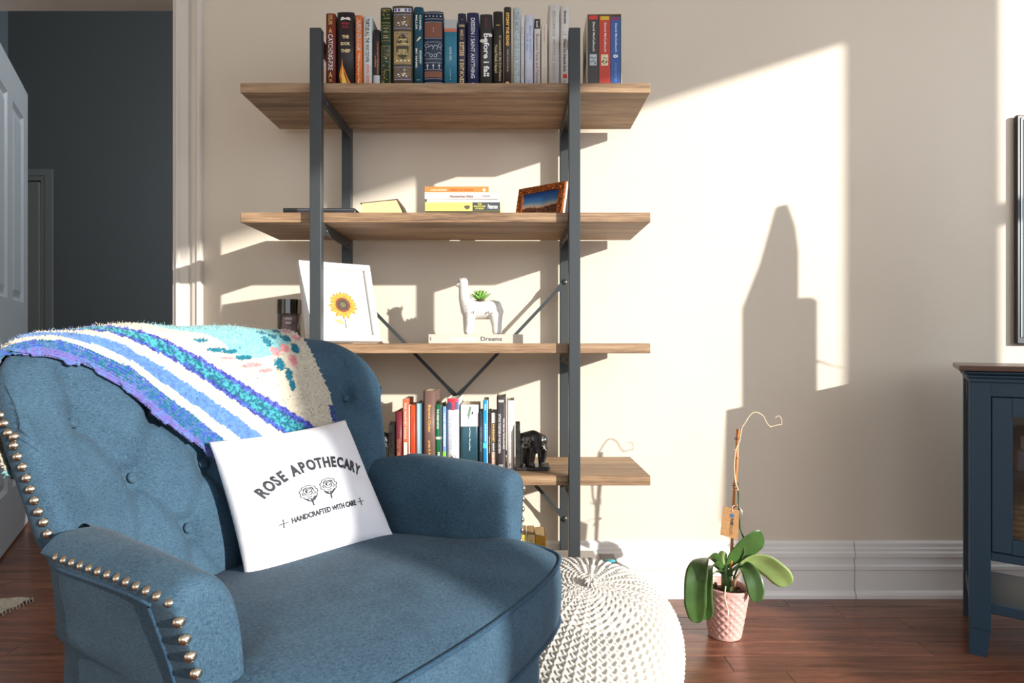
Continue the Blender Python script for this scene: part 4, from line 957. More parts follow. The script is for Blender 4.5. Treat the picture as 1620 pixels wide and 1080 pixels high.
# open book lying face down: two slanting page blocks and the spine on top
ob = thing('book', 'open paperback lying face down with cream page edges towards the room', 'book', (Xp(606, Yb), Yb, Z2), 0, G2_)
hz = Zp(315, Yb)-Z2; L0, L1 = Xp(571, Yb)-Xp(606, Yb), Xp(640, Yb)-Xp(606, Yb); ap = Xp(627, Yb)-Xp(606, Yb)
MB().prism([(L0, .0), (L1, .0), (L1-.004, .012), (ap+.003, hz-.002), (ap-.006, hz-.003), (L0+.004, hz-.012), (L0+.001, hz-.020)], 0, .13).build('pages', mat('page_cream', (214, 190, 140), .8, noise=.06, nscale=120, stretch=(1, 1, 25), bump=.2), ob)
MB().prism([(L1+.006, 0), (L1+.0075, 0), (ap+.004, hz+.001), (ap+.002, hz-.001)], -.002, .133).prism([(L0-.003, hz-.012), (ap+.003, hz+.0005), (ap+.003, hz-.001), (L0-.002, hz-.0135)], -.002, .133).prism([(L0-.012, .012), (L0-.010, .013), (L0+.002, .0), (L0-.001, .0)], -.002, .133).build('cover', cover_mat((74, 54, 44)), ob)
MB().prism([(L0-.011, .0135), (L0-.0095, .014), (L0+.004, .0), (L0+.001, .0)], .0, .13).build('loose_page', cover_mat((240, 234, 220)), ob)
# stack of paperbacks
zz = [Z2, Zp(334, Yb), Zp(319.5, Yb), Zp(315, Yb), Zp(306, Yb), Zp(295, Yb)]
r, w_, d_, h_ = flat_book('brown book at the bottom of the short stack on second shelf', Xp(673, Yb), Xp(791, Yb), Yb+.002, Yb+.15, zz[0], zz[1], (78, 66, 54), False, G2_)
ftext(r, 'Nomadland', -.05, h_*.55, .07, .006, -d_/2-.0009, (220, 210, 190))
r, w_, d_, h_ = flat_book('yellow paperback with charcoal end block in short stack', Xp(672.5, Yb), Xp(791.5, Yb), Yb, Yb+.15, zz[1]+.0002, zz[2], (226, 214, 110), False, G2_)
frect(r, w_*.13, w_/2-.0006, .0006, h_-.0006, -d_/2-.0008, (64, 66, 72)); 
for k, s_ in enumerate(('THE', 'ARCHITECTURE', 'OF BELIEF')): ftext(r, s_, w_*.225, h_*(.78-.25*k), (.012, .036, .026)[k], .0045, -d_/2-.0011, (232, 224, 80))
for k in range(11): frect(r, -w_*.40+k*w_*.042, -w_*.40+k*w_*.042+.0008, h_*.3, h_*.75, -d_/2-.0008, (150, 140, 70), 'print_line')
ftext(r, 'Peterson', w_*.40, h_*.5, .03, .014, -d_/2-.0011, (225, 225, 222)); MB().add([(w_*.06+.009*math.cos(t_q)*(1+.25*math.sin(3*t_q)), -d_/2-.0009, h_*.42+.0065*math.sin(t_q)) for t_q in [k*math.pi/7 for k in range(14)]], [tuple(range(14))]).build('emblem', flat((90, 80, 66)), r)
r, w_, d_, h_ = flat_book('thin white booklet between yellow and grey books in short stack', Xp(675, Yb), Xp(790, Yb), Yb+.003, Yb+.14, zz[2]+.0002, zz[3], (236, 234, 232), False, G2_, t=.0008)
r, w_, d_, h_ = flat_book('pale grey paperback with small brown title in short stack', Xp(672, Yb), Xp(789.5, Yb), Yb, Yb+.145, zz[3]+.0002, zz[4], (204, 196, 190), False, G2_, rz=R(-.6))
ftext(r, 'Nicomachean Ethics', -.0, h_*.5, .07, .0085, -d_/2-.0009, (120, 90, 80)); ftext(r, 'OXFORD', .075, h_*.5, .024, .005, -d_/2-.0009, (130, 120, 120)); ftext(r, 'ARISTOTLE', -.08, h_*.5, .03, .006, -d_/2-.0009, (244, 240, 238))
r, w_, d_, h_ = flat_book('orange paperback on top of the short stack', Xp(672, Yb), Xp(773, Yb), Yb, Yb+.13, zz[4]+.0002, zz[5], (226, 128, 60), False, G2_)
ftext(r, 'THINKING, FAST AND SLOW', .015, h_*.5, .075, .006, -d_/2-.0009, (180, 70, 34)); ftext(r, 'DANIEL KAHNEMAN', -.055, h_*.5, .05, .005, -d_/2-.0009, (246, 220, 190)); MB().add([(.084+.005*math.cos(k), -d_/2-.0009, h_*.5+.005*math.sin(k)) for k in (0, 1, 2, 3, 4, 5)], [tuple(range(6))]).build('emblem', flat((240, 230, 220)), r)
frect(r, -w_/2, w_/2, .0, .003, -d_/2-.0008, (244, 232, 206))
# ---- hammered copper photo frame, turned towards the left
M_cop = mat('hammered_copper', (168, 98, 52), .32, metal=.8, noise=.35, nscale=160, bump=.6, bscale=130)
pf = thing('photo_frame', 'hammered copper frame with sunset city photograph on second shelf', 'photo frame', (Xp(855, 2.1), 2.10, Z2), 0)
# corners from the photo: left edge farther back, right edge nearer
A0 = Vector((Xp(815, 2.17), 2.17, Z2)); A1 = Vector((Xp(889, 2.06), 2.06, Z2)); base = A1-A0; FWd = base.length; fd = base.normalized(); FH = .124; tilt = R(13)
fnr = Vector((fd.y, -fd.x, 0)).normalized(); upv = (Vector((0, 0, 1))*math.cos(tilt)-fnr*math.sin(tilt)); MF = Matrix(((fd.x, upv.x, fnr.x, A0.x-pf.location.x), (fd.y, upv.y, fnr.y, A0.y-pf.location.y), (fd.z, upv.z, fnr.z, 0.004), (0, 0, 0, 1)))
bw = .022; fm = MB()
for (x0, x1, z0, z1) in ((0, FWd, 0, bw), (0, FWd, FH-bw, FH), (0, bw, bw, FH-bw), (FWd-bw, FWd, bw, FH-bw)): fm.bbox(x0, x1, z0, z1, -.002, .008, .0012, M=MF)
# hammered pips
rd = random.Random(2)
for k in range(620):
    x, z = rd.uniform(.002, FWd-.002), rd.uniform(.002, FH-.002)
    if bw-.001 < x < FWd-bw+.001 and bw-.001 < z < FH-bw+.001: continue
    s_ = rd.uniform(.0009, .0017); fm.add([MF @ Vector(p) for p in ((x-s_, z-s_*.6, .0079), (x+s_, z-s_, .0079), (x+s_*.7, z+s_, .0079), (x-s_, z+s_, .0079), (x, z, .0096))], [(0,1,4), (1,2,4), (2,3,4), (3,0,4)])
fm.build('frame_border', M_cop, pf)
MB().box(-.0, FWd, 0, FH, -.011, -.002, M=MF).box(FWd*.45, FWd*.55, .0, FH*.7, -.018, -.011, M=MF).build('frame_back', flat((226, 214, 196), .6), pf)
def grad_mat(name, stops, axis_scale, off, noise=0.):
    m = bpy.data.materials.new(name); m.use_nodes = True; nt = m.node_tree; N = nt.nodes; L = nt.links; b = N['Principled BSDF']; b.inputs['Roughness'].default_value = .25
    uv = N.new('ShaderNodeAttribute'); uv.attribute_name = 'Col'; L.new(uv.outputs['Color'], b.inputs['Base Color']); return m
M_pic = grad_mat('photo_print', None, 0, 0)
n1_, n2_ = 40, 30; V = []; Cc = []; rs2 = np.random.RandomState(1); sky_line = .36+.03*np.sin(np.linspace(0, 9, n1_))
for i in range(n1_):
    for j in range(n2_):
        fx_, fz_ = i/(n1_-1), j/(n2_-1); V.append(MF @ Vector((bw-.001+fx_*(FWd-2*bw+.002), bw-.001+fz_*(FH-2*bw+.002), .002)))
        if fz_ > sky_line[i]:
            t_q = (fz_-sky_line[i])/(1-sky_line[i]); c = np.interp(t_q, [0, .15, .4, 1], [200, 150, 60, 24]), np.interp(t_q, [0, .15, .4, 1], [150, 160, 110, 60]), np.interp(t_q, [0, .15, .4, 1], [110, 160, 160, 128])
        else:
            k = rs2.uniform(.6, 1.3); c = (92*k, 60*k, 46*k)
        Cc.append(srgb(c)[:3])
npmesh('picture', np.array(V), quads(n1_, n2_), M_pic, pf, col=np.array(Cc))
sp_ = FWd*.52; MB().add([MF @ Vector((bw+x, bw+z, .0026)) for x, z in ((.045, .026), (.049, .026), (.048, .032), (.047, .040), (.046, .032))], [tuple(range(5))]).build('picture_detail', flat((130, 90, 60)), pf)

# ================================================================== third shelf
# candle jar with smoky rim, label and pink wax
Yj = 2.10; M_glass = thin_glass('clear_glass', (246, 246, 244))
rj = (Xp(476, Yj)-Xp(439, Yj))/2; zj = Zp(474, Yj)-Z3
jar = thing('candle_jar', 'tall smoky glass candle jar with pink wax behind the sunflower picture', 'candle', (Xp(457.5, Yj), Yj, Z3))
MB().lathe([(rj*.9, .0), (rj, .004), (rj, zj), (rj-.0025, zj), (rj-.0025, .008), (.001, .008)], 32).build('glass_jar', M_glass, jar)
M_smoke = thin_glass('smoked_glass', (150, 140, 134))
MB().grid([[((rj+.0004)*math.cos(k*math.pi/16), (rj+.0004)*math.sin(k*math.pi/16), z) for z in (zj*.68, zj*.999)] for k in range(32)], 0, True, cu=True).build('smoky_band', M_smoke, jar)
MB().lathe([(.001, .009), (rj-.003, .009), (rj-.003, zj*.32), (.001, zj*.31)], 32).build('wax', mat('pink_wax', (196, 110, 104), .5), jar)
MB().tube([(0, 0, zj*.3), (.001, 0, zj*.38)], .0012, 6).build('wick', flat((60, 50, 44)), jar)
def arcpanel(r_, a0, a1, z0, z1, n=10): return [[(r_*math.sin(a0+(a1-a0)*i/n), -r_*math.cos(a0+(a1-a0)*i/n), z) for z in (z0, z1)] for i in range(n+1)]
MB().grid(arcpanel(rj+.0006, -.25, .95, zj*.05, zj*.62)).build('jar_label', mat('jar_label_print', (120, 100, 104), .5, noise=.45, nscale=60), jar)
for k, (s_, z_, wq) in enumerate((('WOOD', .56, .022), ('WICK', .46, .018), ('FIRESIDE', .2, .024))):
    vs, fs, _ = text_data(s_, .03); P = [((rj+.0012)*math.sin(.25+v[0]*wq/rj), -(rj+.0012)*math.cos(.25+v[0]*wq/rj), zj*z_+v[1]*.007) for v in vs]; MB().add(P, fs).build('lettering', flat(W_), jar, fix=False)
# white picture frame with a sunflower print, leaning back
Yf = 1.985; sf = thing('picture_frame', 'white framed sunflower print leaning back on third shelf behind left post', 'picture frame', (Xp(541, Yf), Yf, Z3))
B0 = Vector((Xp(486, 1.965), 1.965, Z3)); B1 = Vector((Xp(601, 2.10), 2.10, Z3))
fd = (B1-B0).normalized(); FWd = (B1-B0).length; FH = .262; fnr = Vector((fd.y, -fd.x, 0)).normalized(); tl = R(19.5)
roll = 0   # it also slumps to the left, as in the photo
upv = Vector((0, 0, 1))*math.cos(tl)-fnr*math.sin(tl)
nr2 = fd.cross(upv).normalized()
if nr2.y > 0: nr2 = -nr2
MF = Matrix(((fd.x, upv.x, nr2.x, B0.x-sf.location.x), (fd.y, upv.y, nr2.y, B0.y-sf.location.y), (fd.z, upv.z, nr2.z, 0.004), (0, 0, 0, 1)))
M_wf = mat('white_frame', (212, 210, 206), .4); bw = .020; fm = MB()
for (x0, x1, z0, z1) in ((0, FWd, 0, bw), (0, FWd, FH-bw, FH), (0, bw, bw, FH-bw), (FWd-bw, FWd, bw, FH-bw)): fm.bbox(x0, x1, z0, z1, -.010, .010, .001, M=MF)
fm.build('frame_border', M_wf, sf)
MB().box(bw-.002, FWd-bw+.002, bw-.002, FH-bw+.002, -.008, -.004, M=MF).build('print_sheet', mat('print_paper', (214, 213, 210), .6), sf)
mt = MB(); 
for (x0, x1, z0, z1) in ((bw-.001, FWd-bw+.001, bw, bw+.026), (bw-.001, FWd-bw+.001, FH-bw-.026, FH-bw), (bw, bw+.022, bw+.026, FH-bw-.026), (FWd-bw-.022, FWd-bw, bw+.026, FH-bw-.026)): mt.box(x0, x1, z0, z1, -.004, -.002, M=MF)
mt.build('picture_mount', mat('mount_card', (218, 217, 214), .6), sf)
MB().box(FWd*.45, FWd*.55, .0, FH*.75, -.04, -.012, M=MF).build('frame_stand', flat((90, 80, 70)), sf)
def fpoly(mb, pts, lift): return mb.add([MF @ Vector((x, z, lift)) for x, z in pts], [tuple(range(len(pts)))])
fcx, fcz = FWd*.55, FH*.475
for ringi, (n, r0, r1, c, lf) in enumerate(((26, .018, .051, (186, 118, 26), -.0036), (26, .018, .046, (202, 146, 38), -.0034), (18, .014, .036, (190, 126, 30), -.0032))):
    mb = MB()
    for k in range(n):
        a_ = 2*math.pi*(k+.5*ringi)/n+.07*math.sin(k*5); rr1 = r1*(.9+.12*math.sin(k*3.1)); pts = []
        for f, wd in ((r0, .0016), ((r0+rr1)*.5, .0048), (rr1*.93, .0022), (rr1, 0), (rr1*.93, -.0022), ((r0+rr1)*.5, -.0048), (r0, -.0016)): pts.append((fcx+f*math.cos(a_)-wd*math.sin(a_), fcz+f*math.sin(a_)+wd*math.cos(a_)))
        fpoly(mb, pts, lf)
    mb.build('sunflower_petals', flat(c), sf)
for rr0, c, lf in ((.024, (112, 60, 42), -.003), (.0175, (70, 58, 44), -.0028), (.009, (96, 92, 62), -.0026)):
    fpoly(MB(), [(fcx+rr0*math.cos(k*math.pi/10), fcz+rr0*math.sin(k*math.pi/10)) for k in range(20)], lf).build('sunflower_centre', mat('seed_%d' % int(rr0*10000), c, .8, noise=.4, nscale=400), sf)
fpoly(MB(), [(fcx-.001, fcz-.048), (fcx+.0018, fcz-.048), (fcx+.003, fcz-.080), (fcx, fcz-.080)], -.0031).build('sunflower_stem', flat((74, 84, 50)), sf)
fpoly(MB(), [(fcx-.001, fcz-.066), (fcx-.012, fcz-.064), (fcx-.028, fcz-.056), (fcx-.040, fcz-.047), (fcx-.020, fcz-.050), (fcx-.007, fcz-.055)], -.003).build('sunflower_leaf', flat((150, 160, 90)), sf)
# llama planter on the pale book
Yl = 2.05
r, w_, d_, h_ = flat_book('pale cream hardback lying flat under the white llama planter', Xp(678, Yl), Xp(827.5, Yl), Yl, Yl+.2, Z3, Zp(528.5, Yl), (192, 182, 168), group='books on the third shelf')
ftext(r, 'American', -.038, h_*.5, .082, .013, -d_/2-.0009, (252, 252, 250), .03); ftext(r, 'Dreams', .048, h_*.5, .066, .013, -d_/2-.0009, (66, 70, 76), .02); ftext(r, 'PM', -w_/2+.006, h_*.5, .004, .012, -d_/2-.0009, (120, 120, 120))
M_cer = mat('white_ceramic', (216, 212, 206), .45, bump=.9, bscale=260)
Zl = Zp(528.5, Yl)+.0004; Yq = 2.12; sc_l = Yq/F
ll = thing('llama_planter', 'white ceramic llama planter holding a small green succulent', 'planter', (Xp(760, Yq), Yq, Zl))
def skin(name, verts, edges, radii, m, parent, sub=2, roots=(0,), scale=1., shade=True):
    me = bpy.data.meshes.new(name); me.from_pydata([tuple(v) for v in verts], edges, []); o = bpy.data.objects.new(name, me); COL.objects.link(o)
    md = o.modifiers.new('skin', 'SKIN'); md.use_smooth_shade = True
    for i, r_ in enumerate(radii): me.skin_vertices[0].data[i].radius = (r_, r_) if not isinstance(r_, tuple) else r_
    for i in roots: me.skin_vertices[0].data[i].use_root = True
    s2 = o.modifiers.new('sub', 'SUBSURF'); s2.levels = sub; s2.render_levels = sub
    dg = bpy.context.evaluated_depsgraph_get(); me2 = bpy.data.meshes.new_from_object(o.evaluated_get(dg)); bpy.data.objects.remove(o, do_unlink=True)
    for p in me2.polygons: p.use_smooth = True
    me2.materials.clear(); me2.materials.append(m); return link(name, me2, parent)
def lp(px, py, dy=0): return ((px-760)*sc_l, dy, (528-py)*sc_l*1.0)
def blob(name, caps, m, parent, vox=.002, smooth=4):
    """one continuous body grown from tapered capsules, fused by a voxel remesh and smoothed"""
    mb = MB()
    for (p0, r0_, p1, r1_) in caps:
        p0, p1 = Vector(p0), Vector(p1); k = max(2, int((p1-p0).length/(min(r0_, r1_)*.35))+1)
        for i in range(k+1): f = i/k; mb.sphere(p0.lerp(p1, f), r0_+(r1_-r0_)*f, 14, 10)
    me = mb.mesh(name, fix=False); o = bpy.data.objects.new(name, me); COL.objects.link(o)
    md = o.modifiers.new('r', 'REMESH'); md.mode = 'VOXEL'; md.voxel_size = vox; md.use_smooth_shade = True
    sm_ = o.modifiers.new('s', 'SMOOTH'); sm_.iterations = smooth; sm_.factor = .5
    me2 = bpy.data.meshes.new_from_object(o.evaluated_get(bpy.context.evaluated_depsgraph_get())); bpy.data.objects.remove(o, do_unlink=True)
    for p in me2.polygons: p.use_smooth = True
    me2.materials.clear(); me2.materials.append(m); return link(name, me2, parent)
caps = [(lp(779, 489), .031, lp(744, 489), .031), (lp(742, 487), .028, lp(735.5, 472), .020), (lp(735.5, 472), .020, lp(733, 455), .0150), (lp(733, 455), .0150, lp(733, 446), .0155), (lp(733, 446), .014, lp(724.5, 449), .0085),
    (lp(744, 498, -.016), .017, lp(743, 512, -.018), .0135), (lp(743, 512, -.018), .0135, lp(741.5, 523, -.018), .0125), (lp(739, 498, .016), .016, lp(738.5, 523, .018), .012),
    (lp(783, 498, -.016), .020, lp(784.5, 511, -.018), .0145), (lp(784.5, 511, -.018), .0145, lp(785, 523, -.018), .0125), (lp(787, 498, .016), .018, lp(788, 523, .018), .012),
    (lp(787, 481), .012, lp(793, 492), .008), (lp(793, 492), .008, lp(791, 503), .0045)]
blob('body', caps, M_cer, ll)
for dy in (-.011, .011):
    e = lp(728.5 if dy < 0 else 736, 441.5, dy); MB().add([(e[0]-.005, dy, e[2]-.008), (e[0]+.006, dy-.003, e[2]-.008), (e[0]+.004, dy+.004, e[2]-.008), (e[0]-(.003 if dy < 0 else -.003), dy*1.1, e[2]+.010)], [(0,1,3), (1,2,3), (2,0,3), (0,1,2)], 0, True).build('ear', M_cer, ll)
for px_, py_ in ((750, 494), (773, 494)): MB().sphere((lp(px_, py_)[0], -.0335, lp(px_, py_)[2]), .0035, 10, 6, sc=(.5, .5, 1.4)).build('drain_slot', flat((60, 56, 52)), ll)
MB().sphere((lp(726, 446)[0], -.012, lp(726, 446)[2]), .0022, 8, 6).build('eye', flat((90, 84, 80)), ll)
M_suc = mat('succulent_green', (112, 160, 70), .45, noise=.2, nscale=60)
su = thing('succulent', 'small bright green rosette succulent planted in the llama back', 'plant', (Xp(760, Yq), Yq, Zl+(528-474)*sc_l))
lf_me = None; rd = random.Random(4)
def leaf_mesh():
    G = []
    for i in range(7):
        f = i/6; wd = .0055*math.sin(math.pi*(.12+.88*f)**.9)*(1 if f < .98 else .1)+.0003; th = .0018*(1-f)+.0006
        G.append([(-wd, .026*f, .006*f*f+.001), (0, .026*f, .006*f*f-th), (wd, .026*f, .006*f*f+.001), (0, .026*f, .006*f*f+th*.5)])
    me = MB().grid(G, 0, True, cv=True).mesh('leaf'); me.materials.append(M_suc); return me
lf_me = leaf_mesh()
for (n, el, sc, zo) in ((13, 18, 1.0, 0), (11, 38, .9, .002), (8, 58, .75, .004), (5, 76, .55, .006)):
    for k in range(n):
        o = link('leaf', lf_me, su, (0, 0, zo)); o.rotation_euler = Euler((R(el+rd.uniform(-5, 5)), 0, 2*math.pi*(k+rd.uniform(-.2, .2))/n+el)); o.scale = (sc*1.45,)*3
MB().lathe([(.001, -.012), (.018, -.012), (.020, .0), (.001, .001)], 16).build('soil', flat((70, 54, 40)), su)

# ================================================================== fourth shelf: standing books between two elephant bookends
G4 = 'books standing on the fourth shelf'; Y4 = 2.05
B4 = lambda lab, a, b, yt, col, **k: upright_book(lab, a, b, yt, col, Z4, Y=k.pop('Y', Y4), group=G4, **k)
r, w_, h_ = B4('maroon hardback with worn gold title, leftmost on fourth shelf', 625, 636.5, 651, (112, 38, 48), depth=.13); sp_text(r, 'NONVIOLENT COMMUNICATION', w_, h_, .08, .52, (170, 120, 80), .5)
r, w_, h_ = B4('coral orange book with white vertical title and white plate', 637, 645.5, 631, (238, 104, 74), depth=.12, hard=False); sp_text(r, 'THE PROPHET KAHLIL', w_, h_, .42, .95, (250, 214, 196), .42, hard=False); sp_rect(r, w_, h_, .2, .38, (250, 226, 206), -.5, .6, hard=False)
r, w_, h_ = B4('thin cream book between two orange spines', 646, 648.5, 641, (240, 226, 204), depth=.12, hard=False)
r, w_, h_ = B4('bright vermilion paperback with small dark title', 649, 657, 641, (236, 76, 40), depth=.12, hard=False); sp_text(r, 'SAPIENS YUVAL HARARI', w_, h_, .1, .8, (190, 40, 24), .3, hard=False)
r, w_, h_ = B4('two toned pale blue and grey blue book', 658, 669, 638, (170, 210, 222), depth=.13, back=(70, 110, 130)); sp_rect(r, w_, h_, .0, 1, (96, 136, 154), .1, .98, lift=.0004)
r, w_, h_ = B4('tall brown hardback with gold serif title', 669.5, 688, 618, (112, 86, 78), depth=.14, Y=2.04); sp_text(r, 'Beyond Order', w_, h_, .47, .82, (216, 170, 90), .34); sp_text(r, 'Jordan B. Peterson', w_, h_, .08, .37, (216, 170, 90), .26)
r, w_, h_ = B4('dark green book with white vertical title', 688.5, 699.5, 640, (26, 112, 70), depth=.13); sp_text(r, 'THE GREEN BOOK', w_, h_, .62, .93, W_, .3, cx=-.15); sp_text(r, 'PENGUIN', w_, h_, .06, .26, W_, .3); sp_rect(r, w_, h_, .46, .5, (200, 216, 190), -.9, .9); sp_rect(r, w_, h_, 0, 1, (20, 58, 52), .25, .98, lift=.0002)
r, w_, h_ = B4('slim blue book turning green at its foot', 700, 706, 643, (120, 160, 216), depth=.12, hard=False); sp_rect(r, w_, h_, 0, .28, (126, 184, 70), hard=False); sp_text(r, 'THE OUTSIDER', w_, h_, .35, .9, (235, 240, 250), .4, hard=False)
r, w_, h_ = B4('thick white book with red and navy top and running figures', 707, 726, 630, (222, 228, 234), depth=.14, Y=2.045); sp_rect(r, w_, h_, .84, 1, (76, 80, 116)); sp_rect(r, w_, h_, .95, 1, (200, 50, 66), lift=.0004); sp_poly(r, w_, [(-.3, .95), (.35, .95), (.3, .88), (.15, .83), (-.25, .83), (-.1, .88)], h_, (208, 56, 72)); sp_text(r, 'THE GIRL WHO WROTE', w_, h_, .28, .76, (160, 176, 206), .2, cx=-.18); sp_text(r, 'ON SNOW', w_, h_, .35, .66, (150, 170, 190), .18, cx=.25); sp_dots(r, w_, h_, 9, .1, .2, (60, 40, 40), .0022, 3, -.55, .3); sp_dots(r, w_, h_, 5, .1, .2, (206, 130, 90), .0018, 5, .1, .6)
r, w_, h_ = B4('wide teal book with marbled top panel and small white title', 728.5, 757.5, 640, (42, 78, 92), depth=.13, hard=False, Y=2.055)
sp_rect(r, w_, h_, .66, 1, (222, 214, 214), hard=False); sp_text(r, 'Leo Tolstoy  War and Peace', w_, h_, .28, .64, (226, 230, 230), .1, hard=False)
for pts, c in (([(-.95, .69), (-.6, .70), (-.1, .78), (.1, .88), (.2, .97), (-.05, .97), (-.2, .86), (-.5, .78), (-.95, .76)], (112, 144, 122)), ([(.2, .84), (.45, .86), (.4, .9), (.25, .89)], (80, 80, 90)), ([(.5, .8), (.8, .78), (.95, .9), (.9, .97), (.6, .96), (.7, .88)], (232, 170, 184)), ([(-.9, .84), (-.5, .88), (-.4, .95), (-.8, .93)], (150, 150, 160))):
    sp_poly(r, w_, pts, h_, c, lift=.0006)
sp_dots(r, w_, h_, 22, .05, .62, (150, 176, 186), .0006, 8, -.9, .9)
r, w_, h_ = B4('narrow dark book beside the teal volume with muddy base', 758, 763.5, 652, (48, 58, 64), depth=.12, hard=False); sp_rect(r, w_, h_, 0, .12, (170, 150, 110), hard=False); sp_text(r, 'THE LIGHT WE LOST', w_, h_, .3, .75, (130, 150, 160), .3, hard=False)
r, w_, h_ = B4('vivid cyan blue book with pale white title', 764, 771.5, 633, (24, 142, 206), depth=.13, hard=False); sp_text(r, 'JACK JOHNSON', w_, h_, .4, .66, W_, .34, hard=False); sp_text(r, 'Wild', w_, h_, .86, .95, W_, .3, hard=False); sp_rect(r, w_, h_, .3, .38, (70, 190, 220), hard=False); sp_rect(r, w_, h_, 0, 1, (230, 236, 240), .8, .99, hard=False)
r, w_, h_ = B4('slim dark brown book with tan title', 772, 776.5, 652, (58, 46, 44), depth=.12, hard=False); sp_text(r, 'SEVEN FIRES', w_, h_, .28, .58, (200, 170, 130), .35, hard=False)
r, w_, h_ = B4('colourful slim book with white top and orange black title', 777, 784.5, 653, (226, 214, 200), depth=.12, hard=False); sp_rect(r, w_, h_, .3, .82, (46, 42, 44), -.7, .75, hard=False); sp_text(r, 'FAHRENHEIT', w_, h_, .48, .80, (240, 200, 130), .46, hard=False).location.y = -.0004; sp_text(r, 'BRADBURY', w_, h_, .31, .46, W_, .4, hard=False).location.y = -.0004; sp_dots(r, w_, h_, 12, .08, .28, (222, 80, 60), .0016, 4, -.6, .6)
r, w_, h_ = B4('tall charcoal hardback with white top word and title', 785.5, 800, 627, (72, 66, 70), depth=.14, Y=2.04); sp_text(r, 'tatum', w_, h_, .92, .96, W_, .6, vertical=False); sp_text(r, 'SITTING TOGETHER IN THE CAFETERIA', w_, h_, .22, .76, (220, 214, 214), .26, cx=-.18); sp_rect(r, w_, h_, 0, .9, (48, 44, 48), .2, .98); sp_text(r, 'WHY ARE ALL THE BLACK KIDS', w_, h_, .28, .7, (214, 210, 210), .16, cx=.3); sp_text(r, 'BASIC', w_, h_, .04, .07, (200, 196, 190), .5, vertical=False)
r, w_, h_ = B4('tall white book with faint grey title beside the elephant bookend', 801.5, 814, 633, (226, 222, 222), depth=.14, Y=2.035); sp_text(r, 'A MAN CALLED OVE', w_, h_, .3, .86, (190, 186, 190), .35); sp_text(r, 'F', w_, h_, .04, .09, (90, 86, 90), .3, vertical=False)
# elephant bookends (pair; the left one is mostly hidden)
M_ele = mat('dark_carved_resin', (40, 38, 36), .3, noise=.5, nscale=90, bump=.5, bscale=160)
M_elb = mat('carved_relief_pale', (168, 164, 156), .5, noise=.6, nscale=420)
def bookend(label, x, flip):
    s_ = -1 if flip else 1; e = thing('elephant_bookend', label, 'bookend', (x, 2.05, Z4), 0, 'elephant bookends'); k = 2.05/F*s_; kz = 2.05/F
    px0 = 820
    q = lambda px, py, dy=0: ((px-px0)*k, dy, (736-py)*kz)
    MB().bbox(*(sorted((0, (874-px0)*k))), -.035, .045, .0005, .011, .002).build('plinth', M_ele, e)
    pts = [(-.030, .011), (-.030, .118), (-.022, .138), (0, .146), (.022, .138), (.030, .118), (.030, .011)]
    vs = [((0 if i < 7 else .0135*s_), pts[i % 7][0]+.004, pts[i % 7][1]) for i in range(14)]
    MB().add(vs, [tuple(range(7)), tuple(range(7, 14))[::-1]]+[(i, (i+1) % 7, (i+1) % 7+7, i+7) for i in range(7)]).build('upright_slab', M_ele, e)
    MB().bbox(*(sorted((.0135*s_, .0150*s_))), -.020, .024, .02, .115, .0006).build('slab_panel', M_ele, e)
    caps = [(q(834, 691), .025, q(847, 689), .028), (q(847, 689), .028, q(857, 691), .023), (q(857, 690), .020, q(863, 690), .0165), (q(864, 693), .012, q(867.5, 703), .0080), (q(867.5, 703), .008, q(867.5, 714), .0058), (q(867.5, 714), .0058, q(864.5, 724), .0045),
        (q(830, 700, -.013), .013, q(829, 726.5, -.014), .0090), (q(836, 702, .013), .012, q(838, 726.5, .014), .009), (q(847, 704, -.015), .013, q(844, 728, -.017), .0092), (q(860, 702, .014), .012, q(861, 728, .014), .0092), (q(844, 728, -.019), .0098, q(846, 728.5, -.019), .0098), (q(825.5, 690), .004, q(824.5, 706), .0026)]
    blob('elephant_body', caps, M_ele, e, .0016, 3)
    for dy, sg_ in ((-.025, -1), (.025, 1)):
        G = []
        for i in range(7):
            f = i/6; row = []
            for j in range(6):
                g = j/5; px_ = 858-10*g*(.6+.6*math.sin(math.pi*f)); py_ = 683+25*f+2*g; row.append(q(px_, py_, dy+sg_*(.004*math.sin(math.pi*g)+.004*g)))
            G.append(row)
        MB().grid(G).build('ear', M_ele, e)
    # beaded harness and pale carved patches
    bd = MB()
    for k_ in range(17): f = k_/16; c = q(846+5*math.sin(f*3), 684+26*f, -.0275+.004*f*f); bd.sphere(c, .0016, 6, 4)
    for k_ in range(120):
        rd2 = random.Random(k_); a_ = rd2.uniform(-1, 1); f = rd2.uniform(0, 1); c = q(830+14*f, 684+10*(1+a_)*.9, -.0215-.005*math.cos(a_)*math.sin(1+f)); bd.sphere(c, .0010, 5, 3)
    for k_ in range(60):
        rd2 = random.Random(k_+500); f = rd2.uniform(0, 1); c = q(861+3.2*math.sin(f*2), 684+20*f, -.0165+.007*f+rd2.uniform(-.001, .002)); bd.sphere((c[0]+rd2.uniform(-.002, .005)*s_, c[1], c[2]), .0010, 5, 3)
    bd.build('carved_beads', M_elb, e)
    bd = MB().tube([q(862, 698, -.012), q(866, 703, -.013), q(869, 706, -.012)], [.0016, .0013, .0007], 6); bd.build('tusk', flat((190, 184, 170), .4), e)
bookend('black carved elephant bookend at the right end of the fourth shelf books', Xp(815.5, 2.05), False)
bookend('black elephant bookend mostly hidden behind the armchair wing, left of maroon book', Xp(624, 2.05), True)
